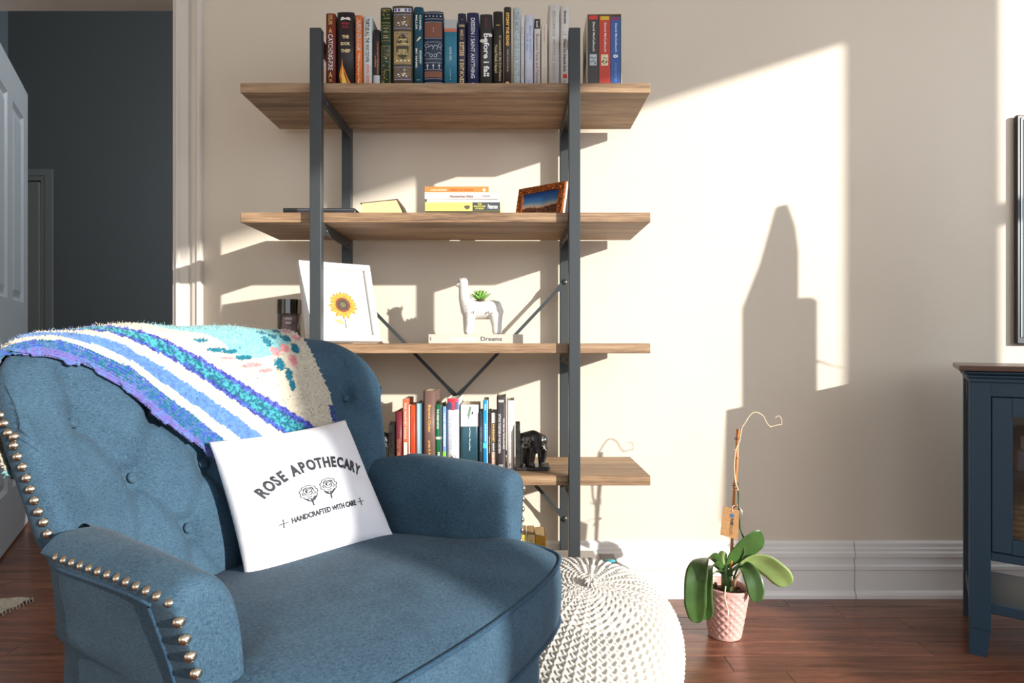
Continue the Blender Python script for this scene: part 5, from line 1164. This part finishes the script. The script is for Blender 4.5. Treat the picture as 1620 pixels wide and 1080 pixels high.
# ================================================================== bottom shelf: paperbacks with curled pages and a newspaper
M_yel = mat('yellowed_pages', (186, 156, 110), .8, noise=.08, nscale=60, stretch=(20, 1, 1), bump=.2)
for k, (a, b, yt, yb, c, lab) in enumerate(((804, 812.5, 833, 846, (116, 84, 80), 'old paperback nearest the chair arm on bottom shelf'), (813, 822, 830.5, 844.5, (88, 60, 80), 'old paperback with purple cover on bottom shelf'), (822.5, 832.5, 830, 845.5, (200, 180, 70), 'old paperback with yellow cover on bottom shelf'), (834, 846.5, 831, 846, (214, 190, 130), 'old paperback with cream cover on bottom shelf'), (847.5, 864, 832, 848, (190, 140, 40), 'widest old paperback with ochre cover, right end of row on bottom shelf'))):
    Yq2 = 2.02; x0, x1 = Xp(a, Yq2), Xp(b, Yq2); wd = x1-x0; hgt = Zp(yb, Yq2)-Z5
    e = thing('paperback', lab, 'book', ((x0+x1)/2, Yq2, Z5), 0, 'old paperbacks on the bottom shelf')
    MB().bbox(-wd/2, wd/2, 0, .0012, 0, hgt, .0003).box(-wd/2, -wd/2+.0008, .0012, .106, 0, hgt).box(wd/2-.0008, wd/2, .0012, .106, 0, hgt).build('cover', cover_mat(c), e)
    G = []
    for i in range(7):
        f = i/6; x = -wd/2+.0009+(wd-.0018)*f; yb_ = .104+.004*math.sin(f*3.1); rz_ = .003*(k-2)*f
        G.append([(x, .0016, .001), (x, .0016, hgt-.001), (x+.003*(f-.3), yb_, hgt-.001+.001*math.sin(f*3)), (x, yb_, .001)])
    m_ = MB().grid(G, 0, False, cv=True); m_.add(G[0], [(0,1,2,3)]); m_.add(G[-1], [(0,1,2,3)]); m_.build('pages', M_yel, e)
    sp_dots(e, wd, hgt, 6, .75, .97, tuple(max(20, v*.55) for v in c), .0018, k, -.7, .7, 'cover_print', lift=.0012)
np_ = thing('newspaper', 'folded newspaper lying on the bottom shelf behind the pouf', 'newspaper', (Xp(915, 2.15), 2.12, Z5+.062), 0)
x0, x1 = Xp(872, 2.12)-np_.location.x, Xp(948, 2.12)-np_.location.x
MB().bbox(x0, x1, -.13, .13, 0, .006, .0015).bbox(x0+.004, x1-.003, -.128, .127, .006, .009, .001).build('folded_sheets', mat('newsprint', (176, 170, 160), .8), np_)
pl = MB()
for k in range(14): pl.box(x0+.006+k*.0048, x0+.0080+k*.0048, -.12, .12, .009, .0093)
pl.build('print_line', flat((120, 116, 110)), np_); MB().box(x1-.046, x1-.020, -.02, .05, .009, .0094).build('printed_photo', mat('news_photo', (96, 92, 90), .8, noise=.7, nscale=160), np_)
bk2 = thing('book', 'black hardback with turquoise disc cover on the bottom shelf beside the newspaper', 'book', (Xp(955, 2.1), 2.10, Z5), 0, 'books on the bottom shelf')
MB().bbox(-.003, .046, -.10, .10, 0, .003, .0004).bbox(-.003, .046, -.10, .10, .071, .074, .0004).bbox(-.003, .046, -.1005, -.098, 0, .074, .0004).build('cover', cover_mat((60, 56, 56)), bk2); MB().box(-.002, .044, -.097, .098, .003, .071).build('pages', M_pages, bk2)
MB().lathe([(.001, 0), (.018, 0), (.018, .0004), (.001, .0005)], 24, c=(.024, .03, .0741)).build('cover_disc', flat((40, 164, 190), .5), bk2)
bk3 = thing('book', 'thick hardback under the newspaper on the bottom shelf', 'book', (Xp(905, 2.12), 2.12, Z5), 0, 'books on the bottom shelf')
MB().bbox(-.075, .07, -.11, .11, 0, .003, .0004).bbox(-.075, .07, -.11, .11, .058, .061, .0004).bbox(-.075, .07, -.1105, -.108, 0, .061, .0004).build('cover', cover_mat((98, 88, 78)), bk3); MB().box(-.073, .068, -.107, .108, .003, .058).build('pages', M_pages, bk3)
# ================================================================== knitted pouf
M_knit = mat('pouf_cotton', (192, 186, 176), .9, bump=.5, bscale=500, sheen=.2)
PCX, PCY, PR, PH = .150, 1.53, .240, .374
pouf = thing('pouf', 'round cream chunky knitted cotton pouf on the floor between armchair and bookshelf', 'pouf', (PCX, PCY, 0))
nu, nv = 1000, 330
th = np.linspace(0, 2*np.pi, nu, endpoint=False)[:, None]; ph = np.linspace(.035, np.pi-.25, nv)[None, :]
axis_tilt = Matrix.Rotation(R(24), 3, 'X') @ Matrix.Rotation(R(6), 3, 'Y')   # ribs gather towards the front of the top
AT = np.array(axis_tilt)
d = np.stack([np.sin(ph)*np.cos(th), np.sin(ph)*np.sin(th), np.cos(ph)+0*th], -1) @ AT.T
def pouf_r(d):  # squashed sphere with a flat foot
    z = d[..., 2]; rho = np.hypot(d[..., 0], d[..., 1]); p = 2.35
    return 1/((rho/PR)**p+(np.abs(z)/(PH/2))**p)**(1/p)
r0_ = pouf_r(d)
NRIB = 64; rowh = .0145
s_arc = (ph-.035)*PR*1.05+0*th
# the ribs run from pole to pole; where they crowd, every second one merges
NR_ = np.where(ph < .28, 14, np.where(ph < .60, 28, 56))+0*th; NRIB = NR_; ribs = np.cos(th*NRIB)
fade = np.clip(np.sin(ph)*1.6, .25, 1)
k_ = s_arc/rowh; alt = np.floor(k_); fr_ = k_-alt-.5
ridge = np.clip(ribs, -1, 1)
zig = np.cos(th*NRIB+.9*np.sin(2*np.pi*k_))
bead = .5+.5*np.cos(2*np.pi*fr_)
# raised twisted wale with knots, purl bumps in the valleys
h_w = .0095*np.clip(zig, 0, 1)**.7*(.62+.38*np.cos(2*np.pi*k_+th*NRIB*0)); h_v = .0065*np.clip(-zig, 0, 1)**1.0*(np.cos(2*np.pi*k_*1.0+np.pi) > .1)*(.5+.5*np.cos(2*np.pi*k_+np.pi))
rr2 = r0_+fade*(h_w+h_v)-.0075
Pp = d*rr2[..., None]; Pp[..., 2] = np.maximum(Pp[..., 2]+PH/2-.004, .0)
po = npmesh('knitted_cover', Pp, quads(nu, nv, ca=True, flip=True), M_knit, pouf)
dt = AT @ np.array([0, 0, 1.]); pt = Vector(dt*float(pouf_r(dt[None])[0]))+Vector((0, 0, PH/2-.004))
q_ = Vector(dt).to_track_quat('Z', 'Y'); mb = MB()
for k in range(9):
    a_ = k*2*math.pi/9; mb.tube([pt+q_ @ Vector((.004*math.cos(a_), .004*math.sin(a_), .000)), pt+q_ @ Vector((.009*math.cos(a_+.3), .009*math.sin(a_+.3), .004)), pt+q_ @ Vector((.015*math.cos(a_+.5), .015*math.sin(a_+.5), -.001))], [.0022, .003, .002], 8)
mb.build('gathered_knot', M_knit, pouf)

# ================================================================== orchid in a pink faceted pot
PY = 1.965; OX = Xp(1156, PY)
oc_ = thing('flower_pot', 'pink faceted ceramic pot standing on the wooden floor', 'pot', (OX, PY+.055, 0))
M_pink = mat('pink_ceramic', (206, 160, 150), .35, noise=.03, nscale=30)
zt_ = .88-(926-546)/F*2.02; rt, rb = .0735, .048
# diamond faceted wall: alternating vertex rings pushed in and out
nr, nf = 60, 112; G = []
for i in range(nr+1):
    f = i/nr; rad = rb+(rt-rb)*f**.9; row = []
    for k in range(nf):
        a_ = 2*math.pi*k/nf; u_ = a_*15/(2*math.pi); v_ = f*6.5
        q1, q2 = abs(math.sin(math.pi*(u_+v_)/1)), abs(math.sin(math.pi*(u_-v_)/1)); inn_ = .0042*min(q1, q2)*min(1, f*8, (1-f)*8)
        row.append(((rad-inn_)*math.cos(a_), (rad-inn_)*math.sin(a_), .001+(zt_-.001)*f-.006*math.cos(a_)*f))
    G.append(row)
mb = MB().grid(G, 0, True, cv=True); mb.add(G[0], [tuple(range(nf))])
zr = lambda a_: zt_-.006*math.cos(a_)
def pring(r_, dz): return [(r_*math.cos(2*math.pi*k/nf), r_*math.sin(2*math.pi*k/nf), zr(2*math.pi*k/nf)+dz) for k in range(nf)]
mb.grid([G[-1], pring(rt+.0005, .0025), pring(rt-.002, .004), pring(rt-.005, .002), pring(rt-.0065, -.006), pring(rt-.011, -.05)], 0, True, cv=True)
mb.build('pot_wall', M_pink, oc_)
M_bark = mat('orchid_bark', (92, 66, 46), .9, noise=.5, nscale=90, bump=.8, bscale=120)
mb = MB().lathe([(.001, zt_-.020), (rt-.009, zt_-.022), (rt-.012, zt_-.03), (.001, zt_-.03)], 24)
rd = random.Random(5)
for k in range(70):
    a_, rr1 = rd.uniform(0, 6.28), (rt-.018)*math.sqrt(rd.random()); M_ = Matrix.Translation((rr1*math.cos(a_), rr1*math.sin(a_), zt_-.019+rd.uniform(-.002, .006))) @ Euler((rd.uniform(0, 3), rd.uniform(0, 3), rd.uniform(0, 3))).to_matrix().to_4x4()
    s_ = rd.uniform(.003, .008); mb.bbox(-s_, s_, -s_*.6, s_*.6, -s_*.3, s_*.3, s_*.1, M=M_)
bk = mb.build('bark_chips', M_bark, oc_); bk['kind'] = 'stuff'
orch = thing('orchid', 'green leaved orchid with bare dried flower spike tied to a bamboo stake', 'plant', (OX, PY+.055, zt_-.02))
def op(px, py, Y): v = at(px, py, Y); return (v.x-orch.location.x, v.y-orch.location.y, v.z-orch.location.z)
YO = PY+.055
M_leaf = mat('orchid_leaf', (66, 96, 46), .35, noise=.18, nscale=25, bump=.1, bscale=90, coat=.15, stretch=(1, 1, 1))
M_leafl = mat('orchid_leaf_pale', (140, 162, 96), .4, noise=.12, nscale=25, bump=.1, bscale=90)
def oleaf(pts, wid, side, m=M_leaf, fold=.25, n=22, label=None):
    """leaf along 3-D points; side: list of cross directions at start and end"""
    P = catmull(pts, 8, closed=False); n = len(P); G = []
    for i in range(n):
        f = i/(n-1); t = Vector(P[min(i+1, n-1)]-P[max(i-1, 0)]).normalized(); sd_ = Vector(side[0]).lerp(Vector(side[1]), f); sd_ = (sd_-t*sd_.dot(t)).normalized(); nn_ = t.cross(sd_)
        wf = np.interp(f, [0, .1, .3, .55, .8, .92, .98, 1], [.22, .34, .74, 1, .97, .70, .36, .10])*wid
        row = []
        for j in range(9):
            g = j/4-1; row.append(Vector(P[i])+sd_*wf*g*math.cos(fold*abs(g))+nn_*wf*abs(g)*fold*(1-.3*f))
        for j in range(8, -1, -1):
            g = j/4-1; row.append(Vector(P[i])+sd_*wf*g*math.cos(fold*abs(g))+nn_*(wf*abs(g)*fold*(1-.3*f)-.0018*(1-.6*abs(g))))
        G.append(row)
    mb = MB().grid(G, 0, True, cv=True); mb.add(G[0], [tuple(range(18))]); mb.add(G[-1], [tuple(range(18))])
    o = mb.build('leaf', m, orch)
    if label: o['label'] = label
    return o
# upper right leaf seen from below, rising
oleaf([op(1152, 898, YO), op(1160, 884, YO-.005), op(1178, 868, YO-.012), op(1196, 854, YO-.02), op(1208, 848, YO-.02)], .036, ((-.5, -.25, .8), (-.6, -.25, .75)), fold=.12)
# long leaf to the right, drooping; sunlight painted in as pale green
oleaf([op(1160, 900, YO), op(1185, 887, YO-.005), op(1208, 890, YO-.01), op(1232, 908, YO-.02), op(1247, 926, YO-.02)], .036, ((.1, -.5, .85), (.6, -.3, .7)), M_leafl, .15, label='drooping leaf with sunlight painted in as pale green')
# front right leaf hanging down over the rim
oleaf([op(1158, 902, YO), op(1176, 896, YO-.03), op(1188, 908, YO-.055), op(1195, 930, YO-.07), op(1196, 952, YO-.072)], .026, ((.7, -.4, .5), (.97, -.2, .1)), M_leaf, .2)
# left leaves hanging down
oleaf([op(1145, 905, YO), op(1130, 882, YO-.03), op(1112, 888, YO-.06), op(1102, 915, YO-.08), op(1100, 955, YO-.085), op(1103, 985, YO-.08)], .034, ((.5, -.5, .6), (.97, -.2, .05)), M_leaf, .28)
oleaf([op(1146, 908, YO), op(1132, 893, YO-.02), op(1119, 902, YO-.045), op(1113, 930, YO-.05), op(1115, 965, YO-.045), op(1118, 980, YO-.04)], .028, ((.5, -.5, .6), (.97, -.2, .05)), M_leaf, .28)
oleaf([op(1148, 912, YO), op(1138, 904, YO-.01), op(1126, 908, YO-.015), op(1118, 922, YO-.01)], .016, ((.2, -.7, .5), (.6, -.6, .4)), M_leaf, .2)
oleaf([op(1150, 915, YO), op(1158, 903, YO-.02), op(1166, 896, YO-.02), op(1172, 894, YO-.015)], .018, ((.3, -.6, .7), (.4, -.6, .7)), M_leaf, .2)
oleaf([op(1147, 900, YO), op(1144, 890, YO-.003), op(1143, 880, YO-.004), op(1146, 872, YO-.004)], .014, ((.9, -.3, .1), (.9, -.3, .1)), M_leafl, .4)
MB().tube([op(1150, 934, YO), op(1149, 918, YO), op(1147, 903, YO), op(1148, 890, YO)], [.016, .0155, .012, .005], 12).build('leaf_base', M_leaf, orch)
M_bam = mat('bamboo', (182, 118, 62), .45, noise=.2, nscale=40, stretch=(20, 20, 1)); M_dry = mat('dried_spike', (214, 184, 150), .6, noise=.15, nscale=60); M_gst = mat('green_spike', (66, 84, 52), .5); M_wire = flat((58, 44, 36), .5)
mb = MB().tube([op(1154, 934, YO), op(1157, 880, YO), op(1161, 790, YO), op(1165, 740, YO), op(1167.5, 678.5, YO)], [.0046, .0046, .0048, .0050, .0052], 10)
for x, y in ((1162, 724), (1160, 800), (1157, 868)): mb.tube([op(x+4.5, y+1, YO), op(x+4.5, y-2, YO)], [.0060, .0056], 10)
mb.build('bamboo_stake', M_bam, orch)
MB().tube([op(1160, 915, YO), op(1177, 875, YO-.01), op(1176, 850, YO-.015), op(1171, 835, YO-.015), op(1169.5, 810, YO-.014), op(1168, 775, YO-.012)], [.0032, .0030, .0030, .0030, .0028, .0026], 8).build('green_spike', M_gst, orch)
cur = [op(x, y, YO-.012) for x, y in ((1168, 776), (1163, 760), (1161.5, 735), (1164, 712), (1170, 696), (1173, 678), (1179, 668), (1186, 657), (1193, 652), (1201, 653.5), (1208, 659), (1213, 669), (1219, 674.5), (1228, 672.5), (1236, 671.5))]
cc_ = catmull(cur, 5, closed=False); MB().tube([tuple(p) for p in cc_], [.0026-.0014*i/len(cc_) for i in range(len(cc_))], 7).tube([tuple(p) for p in catmull([op(x, y, YO-.012) for x, y in ((1236, 671.5), (1236.5, 664), (1232, 657.5), (1226, 661))], 4, closed=False)], .0012, 6).tube([op(1164, 712, YO-.012), op(1161, 711, YO-.014)], [.002, .0006], 6).tube([op(1219, 674.5, YO-.012), op(1217, 677, YO-.01)], [.0022, .001], 6).build('dried_flower_spike', M_dry, orch)
mb = MB()
for (x, y) in ((1166.5, 694), (1166.5, 696.5), (1164, 766), (1164, 769), (1165, 773)):
    c = Vector(op(x, y, YO-.004)); mb.tube([c+Vector((.0085*math.cos(k*math.pi/5), .010*math.sin(k*math.pi/5), .0006*k)) for k in range(10)], .0009, 5)
mb.tube([op(1166, 773, YO-.01), op(1160, 770, YO-.014), op(1158.5, 767, YO-.012)], .0012, 5); mb.build('wire_tie', M_wire, orch)
for (a0, a1) in (((1157, 925), (1172, 905)), ((1160, 928), (1165, 912))): MB().tube([op(*a0, YO-.02), op(*a1, YO-.012)], [.005, .0035], 8).build('root', mat('orchid_root', (150, 116, 84), .7, noise=.3, nscale=50), orch)
rt_p = [op(x, y, YO-.076) for x, y in ((1147, 930), (1146.5, 944), (1149, 955), (1151.5, 966), (1151.5, 973))]; rt_p[0] = op(1148, 927, YO-.06)
MB().tube([tuple(p) for p in catmull(rt_p, 5, closed=False)], .0020, 6).build('root', mat('orchid_air_root', (222, 206, 178), .7), orch)
# cardboard tag hanging from the stake
TY = YO-.028; tagp = thing('plant_tag', 'brown cardboard plant tag hung by white string from the orchid stake', 'tag', (Xp(1154, TY), TY, Zp(825, TY)))
tp = lambda x, y, dy=0.: (Xp(x, TY)-tagp.location.x, dy, Zp(y, TY)-tagp.location.z)
cs_ = [tp(1145, 801, .006), tp(1169, 806.5, -.004), tp(1166, 852.5, -.006), tp(1140, 846, .004)]
mb = MB(); G = [[Vector(c) for c in cs_], [Vector(c)+Vector((0, -.0009, 0)) for c in cs_]]; mb.grid(G, 0, False, cv=True); mb.add(G[0], [(0,1,2,3)]); mb.add(G[1], [(0,1,2,3)])
mb.build('tag_card', mat('kraft_card', (176, 132, 84), .8, noise=.12, nscale=120), tagp)
def tagpt(u, v, l=-.0014): p = (Vector(cs_[0])*(1-u)+Vector(cs_[1])*u)*(1-v)+(Vector(cs_[3])*(1-u)+Vector(cs_[2])*u)*v; return p+Vector((0, l, 0))
vs, fs, _ = text_data('PURE', .05); MB().add([tagpt(.60+v_[1]*.17, .45+v_[0]*.22) for v_ in vs], fs).build('lettering', flat((52, 44, 44)), tagp, fix=False)
vs, fs, _ = text_data('ORCHIDS', .0); MB().add([tagpt(.58+v_[1]*.17, .74+v_[0]*.34) for v_ in vs], fs).build('lettering', flat((120, 92, 66)), tagp, fix=False)
MB().add([tagpt(.58+.13*math.cos(k*math.pi/8), .24+.075*math.sin(k*math.pi/8)) for k in range(16)], [tuple(range(16))]).build('emblem', flat((70, 100, 140)), tagp, fix=False)
MB().tube([tp(1158, 808, -.004), tp(1161, 802, .012), tp(1168, 802, .024), tp(1173, 806, .01), tp(1174.5, 813, 0)], .0009, 5).tube([tp(1168, 802, .024), tp(1172, 804, .012), tp(1176, 810, .004)], .0009, 5).build('string', flat((232, 226, 214)), tagp)

# ================================================================== blue media console at an angle to the wall
CA = R(-40); CD = Vector((math.cos(CA), math.sin(CA), 0)); CN = Vector((-math.sin(CA), math.cos(CA), 0))
con = thing('media_console', 'dark blue media console with dark wooden top and glazed door, set at an angle', 'console', (1.307, 1.900, 0), CA)
M_blue = mat('console_blue', (33, 62, 82), .45, noise=.05, nscale=8, bump=.06, bscale=200)
M_ctop = wood_mat('console_top', (60, 40, 32), (104, 76, 62), (1.2, 14, 14), 3, .32, .05, coat=.2, bump=.05)
CW, CDp, LH = 1.46, .36, .775; lw = .050
def cpart(mb, name, m=None, par=None):
    # the console is a corner piece: its back is wider than its front
    mb.v = [(CW/2+(x-CW/2)*(1+.2*y), y, z) for x, y, z in mb.v]; return mb.build(name, m or M_blue, par or con)
for (x, y) in ((0, 0), (CW-lw, 0), (0, CDp-lw), (CW-lw, CDp-lw)):
    mb = MB(); tp_ = .010; sx = 1 if x == 0 else -1; x0, x1 = x, x+lw
    mb.bbox(x0, x1, y, y+lw, .075, LH, .0012)
    bx0, bx1 = (x0, x1-tp_) if x == 0 else (x0+tp_, x1)
    mb.add([(x0, y, .075), (x1, y, .075), (x1, y+lw, .075), (x0, y+lw, .075), (bx0, y, 0), (bx1, y, 0), (bx1, y+lw-(tp_ if y == 0 else 0), 0), (bx0, y+lw-(tp_ if y == 0 else 0), 0)], [(0,1,5,4), (1,2,6,5), (2,3,7,6), (3,0,4,7), (4,5,6,7)])
    cpart(mb, 'leg')
cpart(MB().bbox(-.026, CW+.026, -.024, CDp+.015, .807, .8225, .002), 'console_top', M_ctop)
cpart(MB().bbox(-.014, CW+.014, -.014, CDp+.01, .798, .807, .003).bbox(-.007, CW+.007, -.007, CDp+.005, .786, .798, .004).bbox(-.001, CW+.001, -.002, CDp, LH, .787, .002), 'cornice')
cpart(MB().box(lw, CW-lw, .004, .022, .737, LH), 'top_rail'); cpart(MB().bbox(lw, CW-lw, .004, .024, .274, .298, .002), 'bottom_rail')
# side: panel between the legs with a low arched rail
cpart(MB().box(.012, .020, lw, CDp-lw, .285, LH), 'side_panel'); cpart(MB().box(CW-.020, CW-.012, lw, CDp-lw, .285, LH), 'side_panel')
cpart(MB().box(lw*.2, CW-lw*.2, CDp-.016, CDp-.008, .285, LH), 'back_panel')
cpart(MB().box(.012, CW-.012, .02, CDp-.016, .285, .298), 'cabinet_floor')
for x in (.004, CW-lw+.006):
    cpart(MB().bbox(x, x+.030, lw, CDp-lw, .118, .150, .002), 'side_stretcher')
cpart(MB().bbox(.01, CW-.01, .012, CDp-.012, .122, .150, .002), 'lower_shelf')
cpart(MB().prism([(0, 0), (.04, 0), (.012, -.045), (0, -.06)], .0, .012, M=Matrix.Translation((.008, lw, LH)) @ Matrix.Rotation(R(90), 4, 'Z')), 'side_bracket')
M_pane = thin_glass('door_glass', (235, 240, 240), .2)
gd = CW-2*lw
for k in range(4):
    x0 = lw+.002+k*gd/4; x1 = lw+gd*(k+1)/4-.002
    z0, z1 = .301, .734; st = .047; f = MB()
    f.bbox(x0, x0+st, .001, .021, z0, z1, .0015).bbox(x1-st, x1, .001, .021, z0, z1, .0015).box(x0+st, x1-st, .001, .021, z0, z0+.040).box(x0+st, x1-st, .001, .021, z1-.052, z1)
    dd_ = cpart(f, 'door'); cpart(MB().box(x0+st, x1-st, .010, .013, z0+.040, z1-.052), 'pane', M_pane, dd_)
    cpart(MB().lathe([(.001, 0), (.006, 0), (.005, .012), (.011, .018), (.010, .024), (.001, .026)], 16, M=Matrix.Translation((x1-st*.5, .001, .53)) @ Matrix.Rotation(R(90), 4, 'X')), 'knob', M_brz, dd_)
cpart(MB().box(.02, CW-.02, .028, CDp-.018, .510, .522), 'inner_shelf')
def inside(name, lab, cat, mb, m, x, y, z): o = mb.build(name, m, None, loc=(Vector((1.307, 1.900, 0))+CD*x+CN*y+Vector((0, 0, z)))); o.rotation_euler = (0, 0, CA); return tag(o, lab, cat)
inside('game_case', 'blue grey plastic case lying behind the console glass door', 'case', MB().bbox(0, .20, 0, .17, 0, .062, .004), mat('case_plastic', (96, 116, 140), .4, noise=.1, nscale=50), .103, .06, .5225)
inside('cardboard_box', 'small beige carton on the blue case behind the console door', 'box', MB().bbox(0, .15, 0, .12, 0, .040, .002), mat('beige_card', (160, 146, 136), .7), .112, .07, .585)
wb = MB(); 
for i in range(9):
    G_z = .004+i*.0155
    for side_, (a, b) in enumerate((((0, 0), (.22, 0)), ((.22, 0), (.22, .20)), ((.22, .20), (0, .20)), ((0, .20), (0, 0)))):
        n__ = 12; wb.tube([(a[0]+(b[0]-a[0])*j/n__+(.003*(-1)**(i+j) if a[1] != b[1] else 0), a[1]+(b[1]-a[1])*j/n__+(.003*(-1)**(i+j) if a[0] != b[0] else 0), G_z) for j in range(n__+1)], .0078, 6)
wb.box(.0, .22, .0, .20, 0, .006)
bs = inside('wicker_basket', 'woven seagrass basket on the lower level behind the console glass', 'basket', wb, mat('seagrass', (176, 146, 106), .8, noise=.3, nscale=120, bump=.6, bscale=200), .100, .05, .2985)
# ================================================================== wall mounted television
M_tv = mat('tv_bezel', (34, 34, 34), .35); tvx = Xp(1608.5, 2.31)
tv = thing('television', 'black flat television mounted on the wall above the blue console', 'television', (tvx+.55, 2.330, 0))
zt1, zt0 = Zp(181.5, 2.31), Zp(544, 2.31)
MB().bbox(-.55, .55, -.022, -.006, zt0, zt1, .003).build('housing', M_tv, tv)
MB().bbox(-.538, .538, -.0235, -.0218, zt0+.022, zt1-.012, .0004).build('screen', mat('tv_screen', (12, 13, 15), .06, spec=.8), tv)
MB().box(-.5375, -.5345, -.0245, -.0230, zt0+.024, zt1-.014).box(-.5375, .5375, -.0245, -.0230, zt1-.016, zt1-.014).build('trim_line', mat('tv_trim', (190, 200, 200), .25, metal=.6), tv)
MB().box(-.2, .2, -.006, -.0005, zt0+.2, zt1-.2).build('wall_mount', M_tv, tv)

# ================================================================== rug corner at the left edge
rg = MB(); n__ = 26; G = []
rx0, rx1, ry0, ry1 = Xp(-60, 2.2), Xp(61, 2.31), 2.10, 2.35
c0, c1, c2 = Vector((Xp(61, 2.33), 2.33, 0)), Vector((-2.35, 2.36, 0)), Vector((Xp(-25, 2.13), 2.13, 0))
rug = thing('rug', 'corner of a thin grey beige fringed rug on the floor left of the armchair', 'rug', (-1.95, 2.28, 0))
G = []
tip = Vector((-1.655, 2.295, 0)); far_ = Vector((-2.45, 2.36, 0)); near_ = Vector((-1.70, 1.96, 0))
for i in range(n__+1):
    f = i/n__; a_ = tip.lerp(far_, f); b_ = tip.lerp(near_, f); row = []
    for j in range(13):
        g = j/12; p = a_.lerp(b_, g); row.append((p.x+1.95+.004*math.sin(g*23), p.y-2.28+.005*math.sin(f*31+g*4), .006+.004*math.sin(f*28+g*6)*(.4 if 0 < j < 12 else 1)+.002*math.sin(g*19)))
    G.append(row)
M_rug = mat('rug_weave', (168, 162, 146), .95, noise=.25, nscale=90, bump=.8, bscale=220)
rm = MB().grid(G); rm.grid([[(x, y, .0004) for x, y, z in row] for row in G], flip=True)
rm.grid([[G[i][0], (G[i][0][0], G[i][0][1], .0004)] for i in range(n__+1)]).grid([[G[i][-1], (G[i][-1][0], G[i][-1][1], .0004)] for i in range(n__+1)]).build('rug_cloth', M_rug, rug)
fr_ = MB()
for i in range(26):
    f = i/26; p = tip.lerp(near_, f)+Vector((1.95, -2.28, 0)); fr_.tube([(p.x, p.y, .006), (p.x+.010, p.y-.010, .004), (p.x+.016+.004*math.sin(i*3), p.y-.02, .002)], .0016, 5)
fo = fr_.build('fringe', M_rug, rug); fo['kind'] = 'stuff'

# ================================================================== unseen object on the console, shaped to cast the silhouette on the wall
SY = 1.73; TT = YW-SY; wq = lambda px, py: (Xp(px, YW)+1.21*TT, Zp(py, YW)+.39*TT)
M_caster = mat('caster_grey', (128, 124, 118), .8, noise=.15, nscale=30, bump=.3)
cxs = wq(1230, 600)[0]; ztop = .8228
caster = thing('shadow_caster', 'unseen tall pointed shape with a square block, added on the media console to cast a wall shadow', 'shadow_caster', (cxs, SY, ztop))
def sc_poly(L): return [(wq(x, y)[0]-cxs, wq(x, y)[1]-ztop) for x, y in L]
def base0(L): P = sc_poly(L); return [(P[0][0], 0)]+P+[(P[-1][0], 0)]
MB().prism(base0([(1180, 486), (1208, 415), (1233, 326), (1240, 326), (1252, 360), (1257, 400), (1257, 485)]), -.012, .012).build('pointed_blade', M_caster, caster)
MB().prism(base0([(1257, 474), (1274, 474), (1282, 479)]), -.02, .02).build('square_block', M_caster, caster)
tw = [(wq(x, y)[0]-cxs, 0, wq(x, y)[1]-ztop) for x, y in ((1280, 569), (1298, 572), (1314, 578), (1332, 582))]
MB().tube(tw, [.0035, .003, .002, .001], 6).build('twig', M_dry, caster)
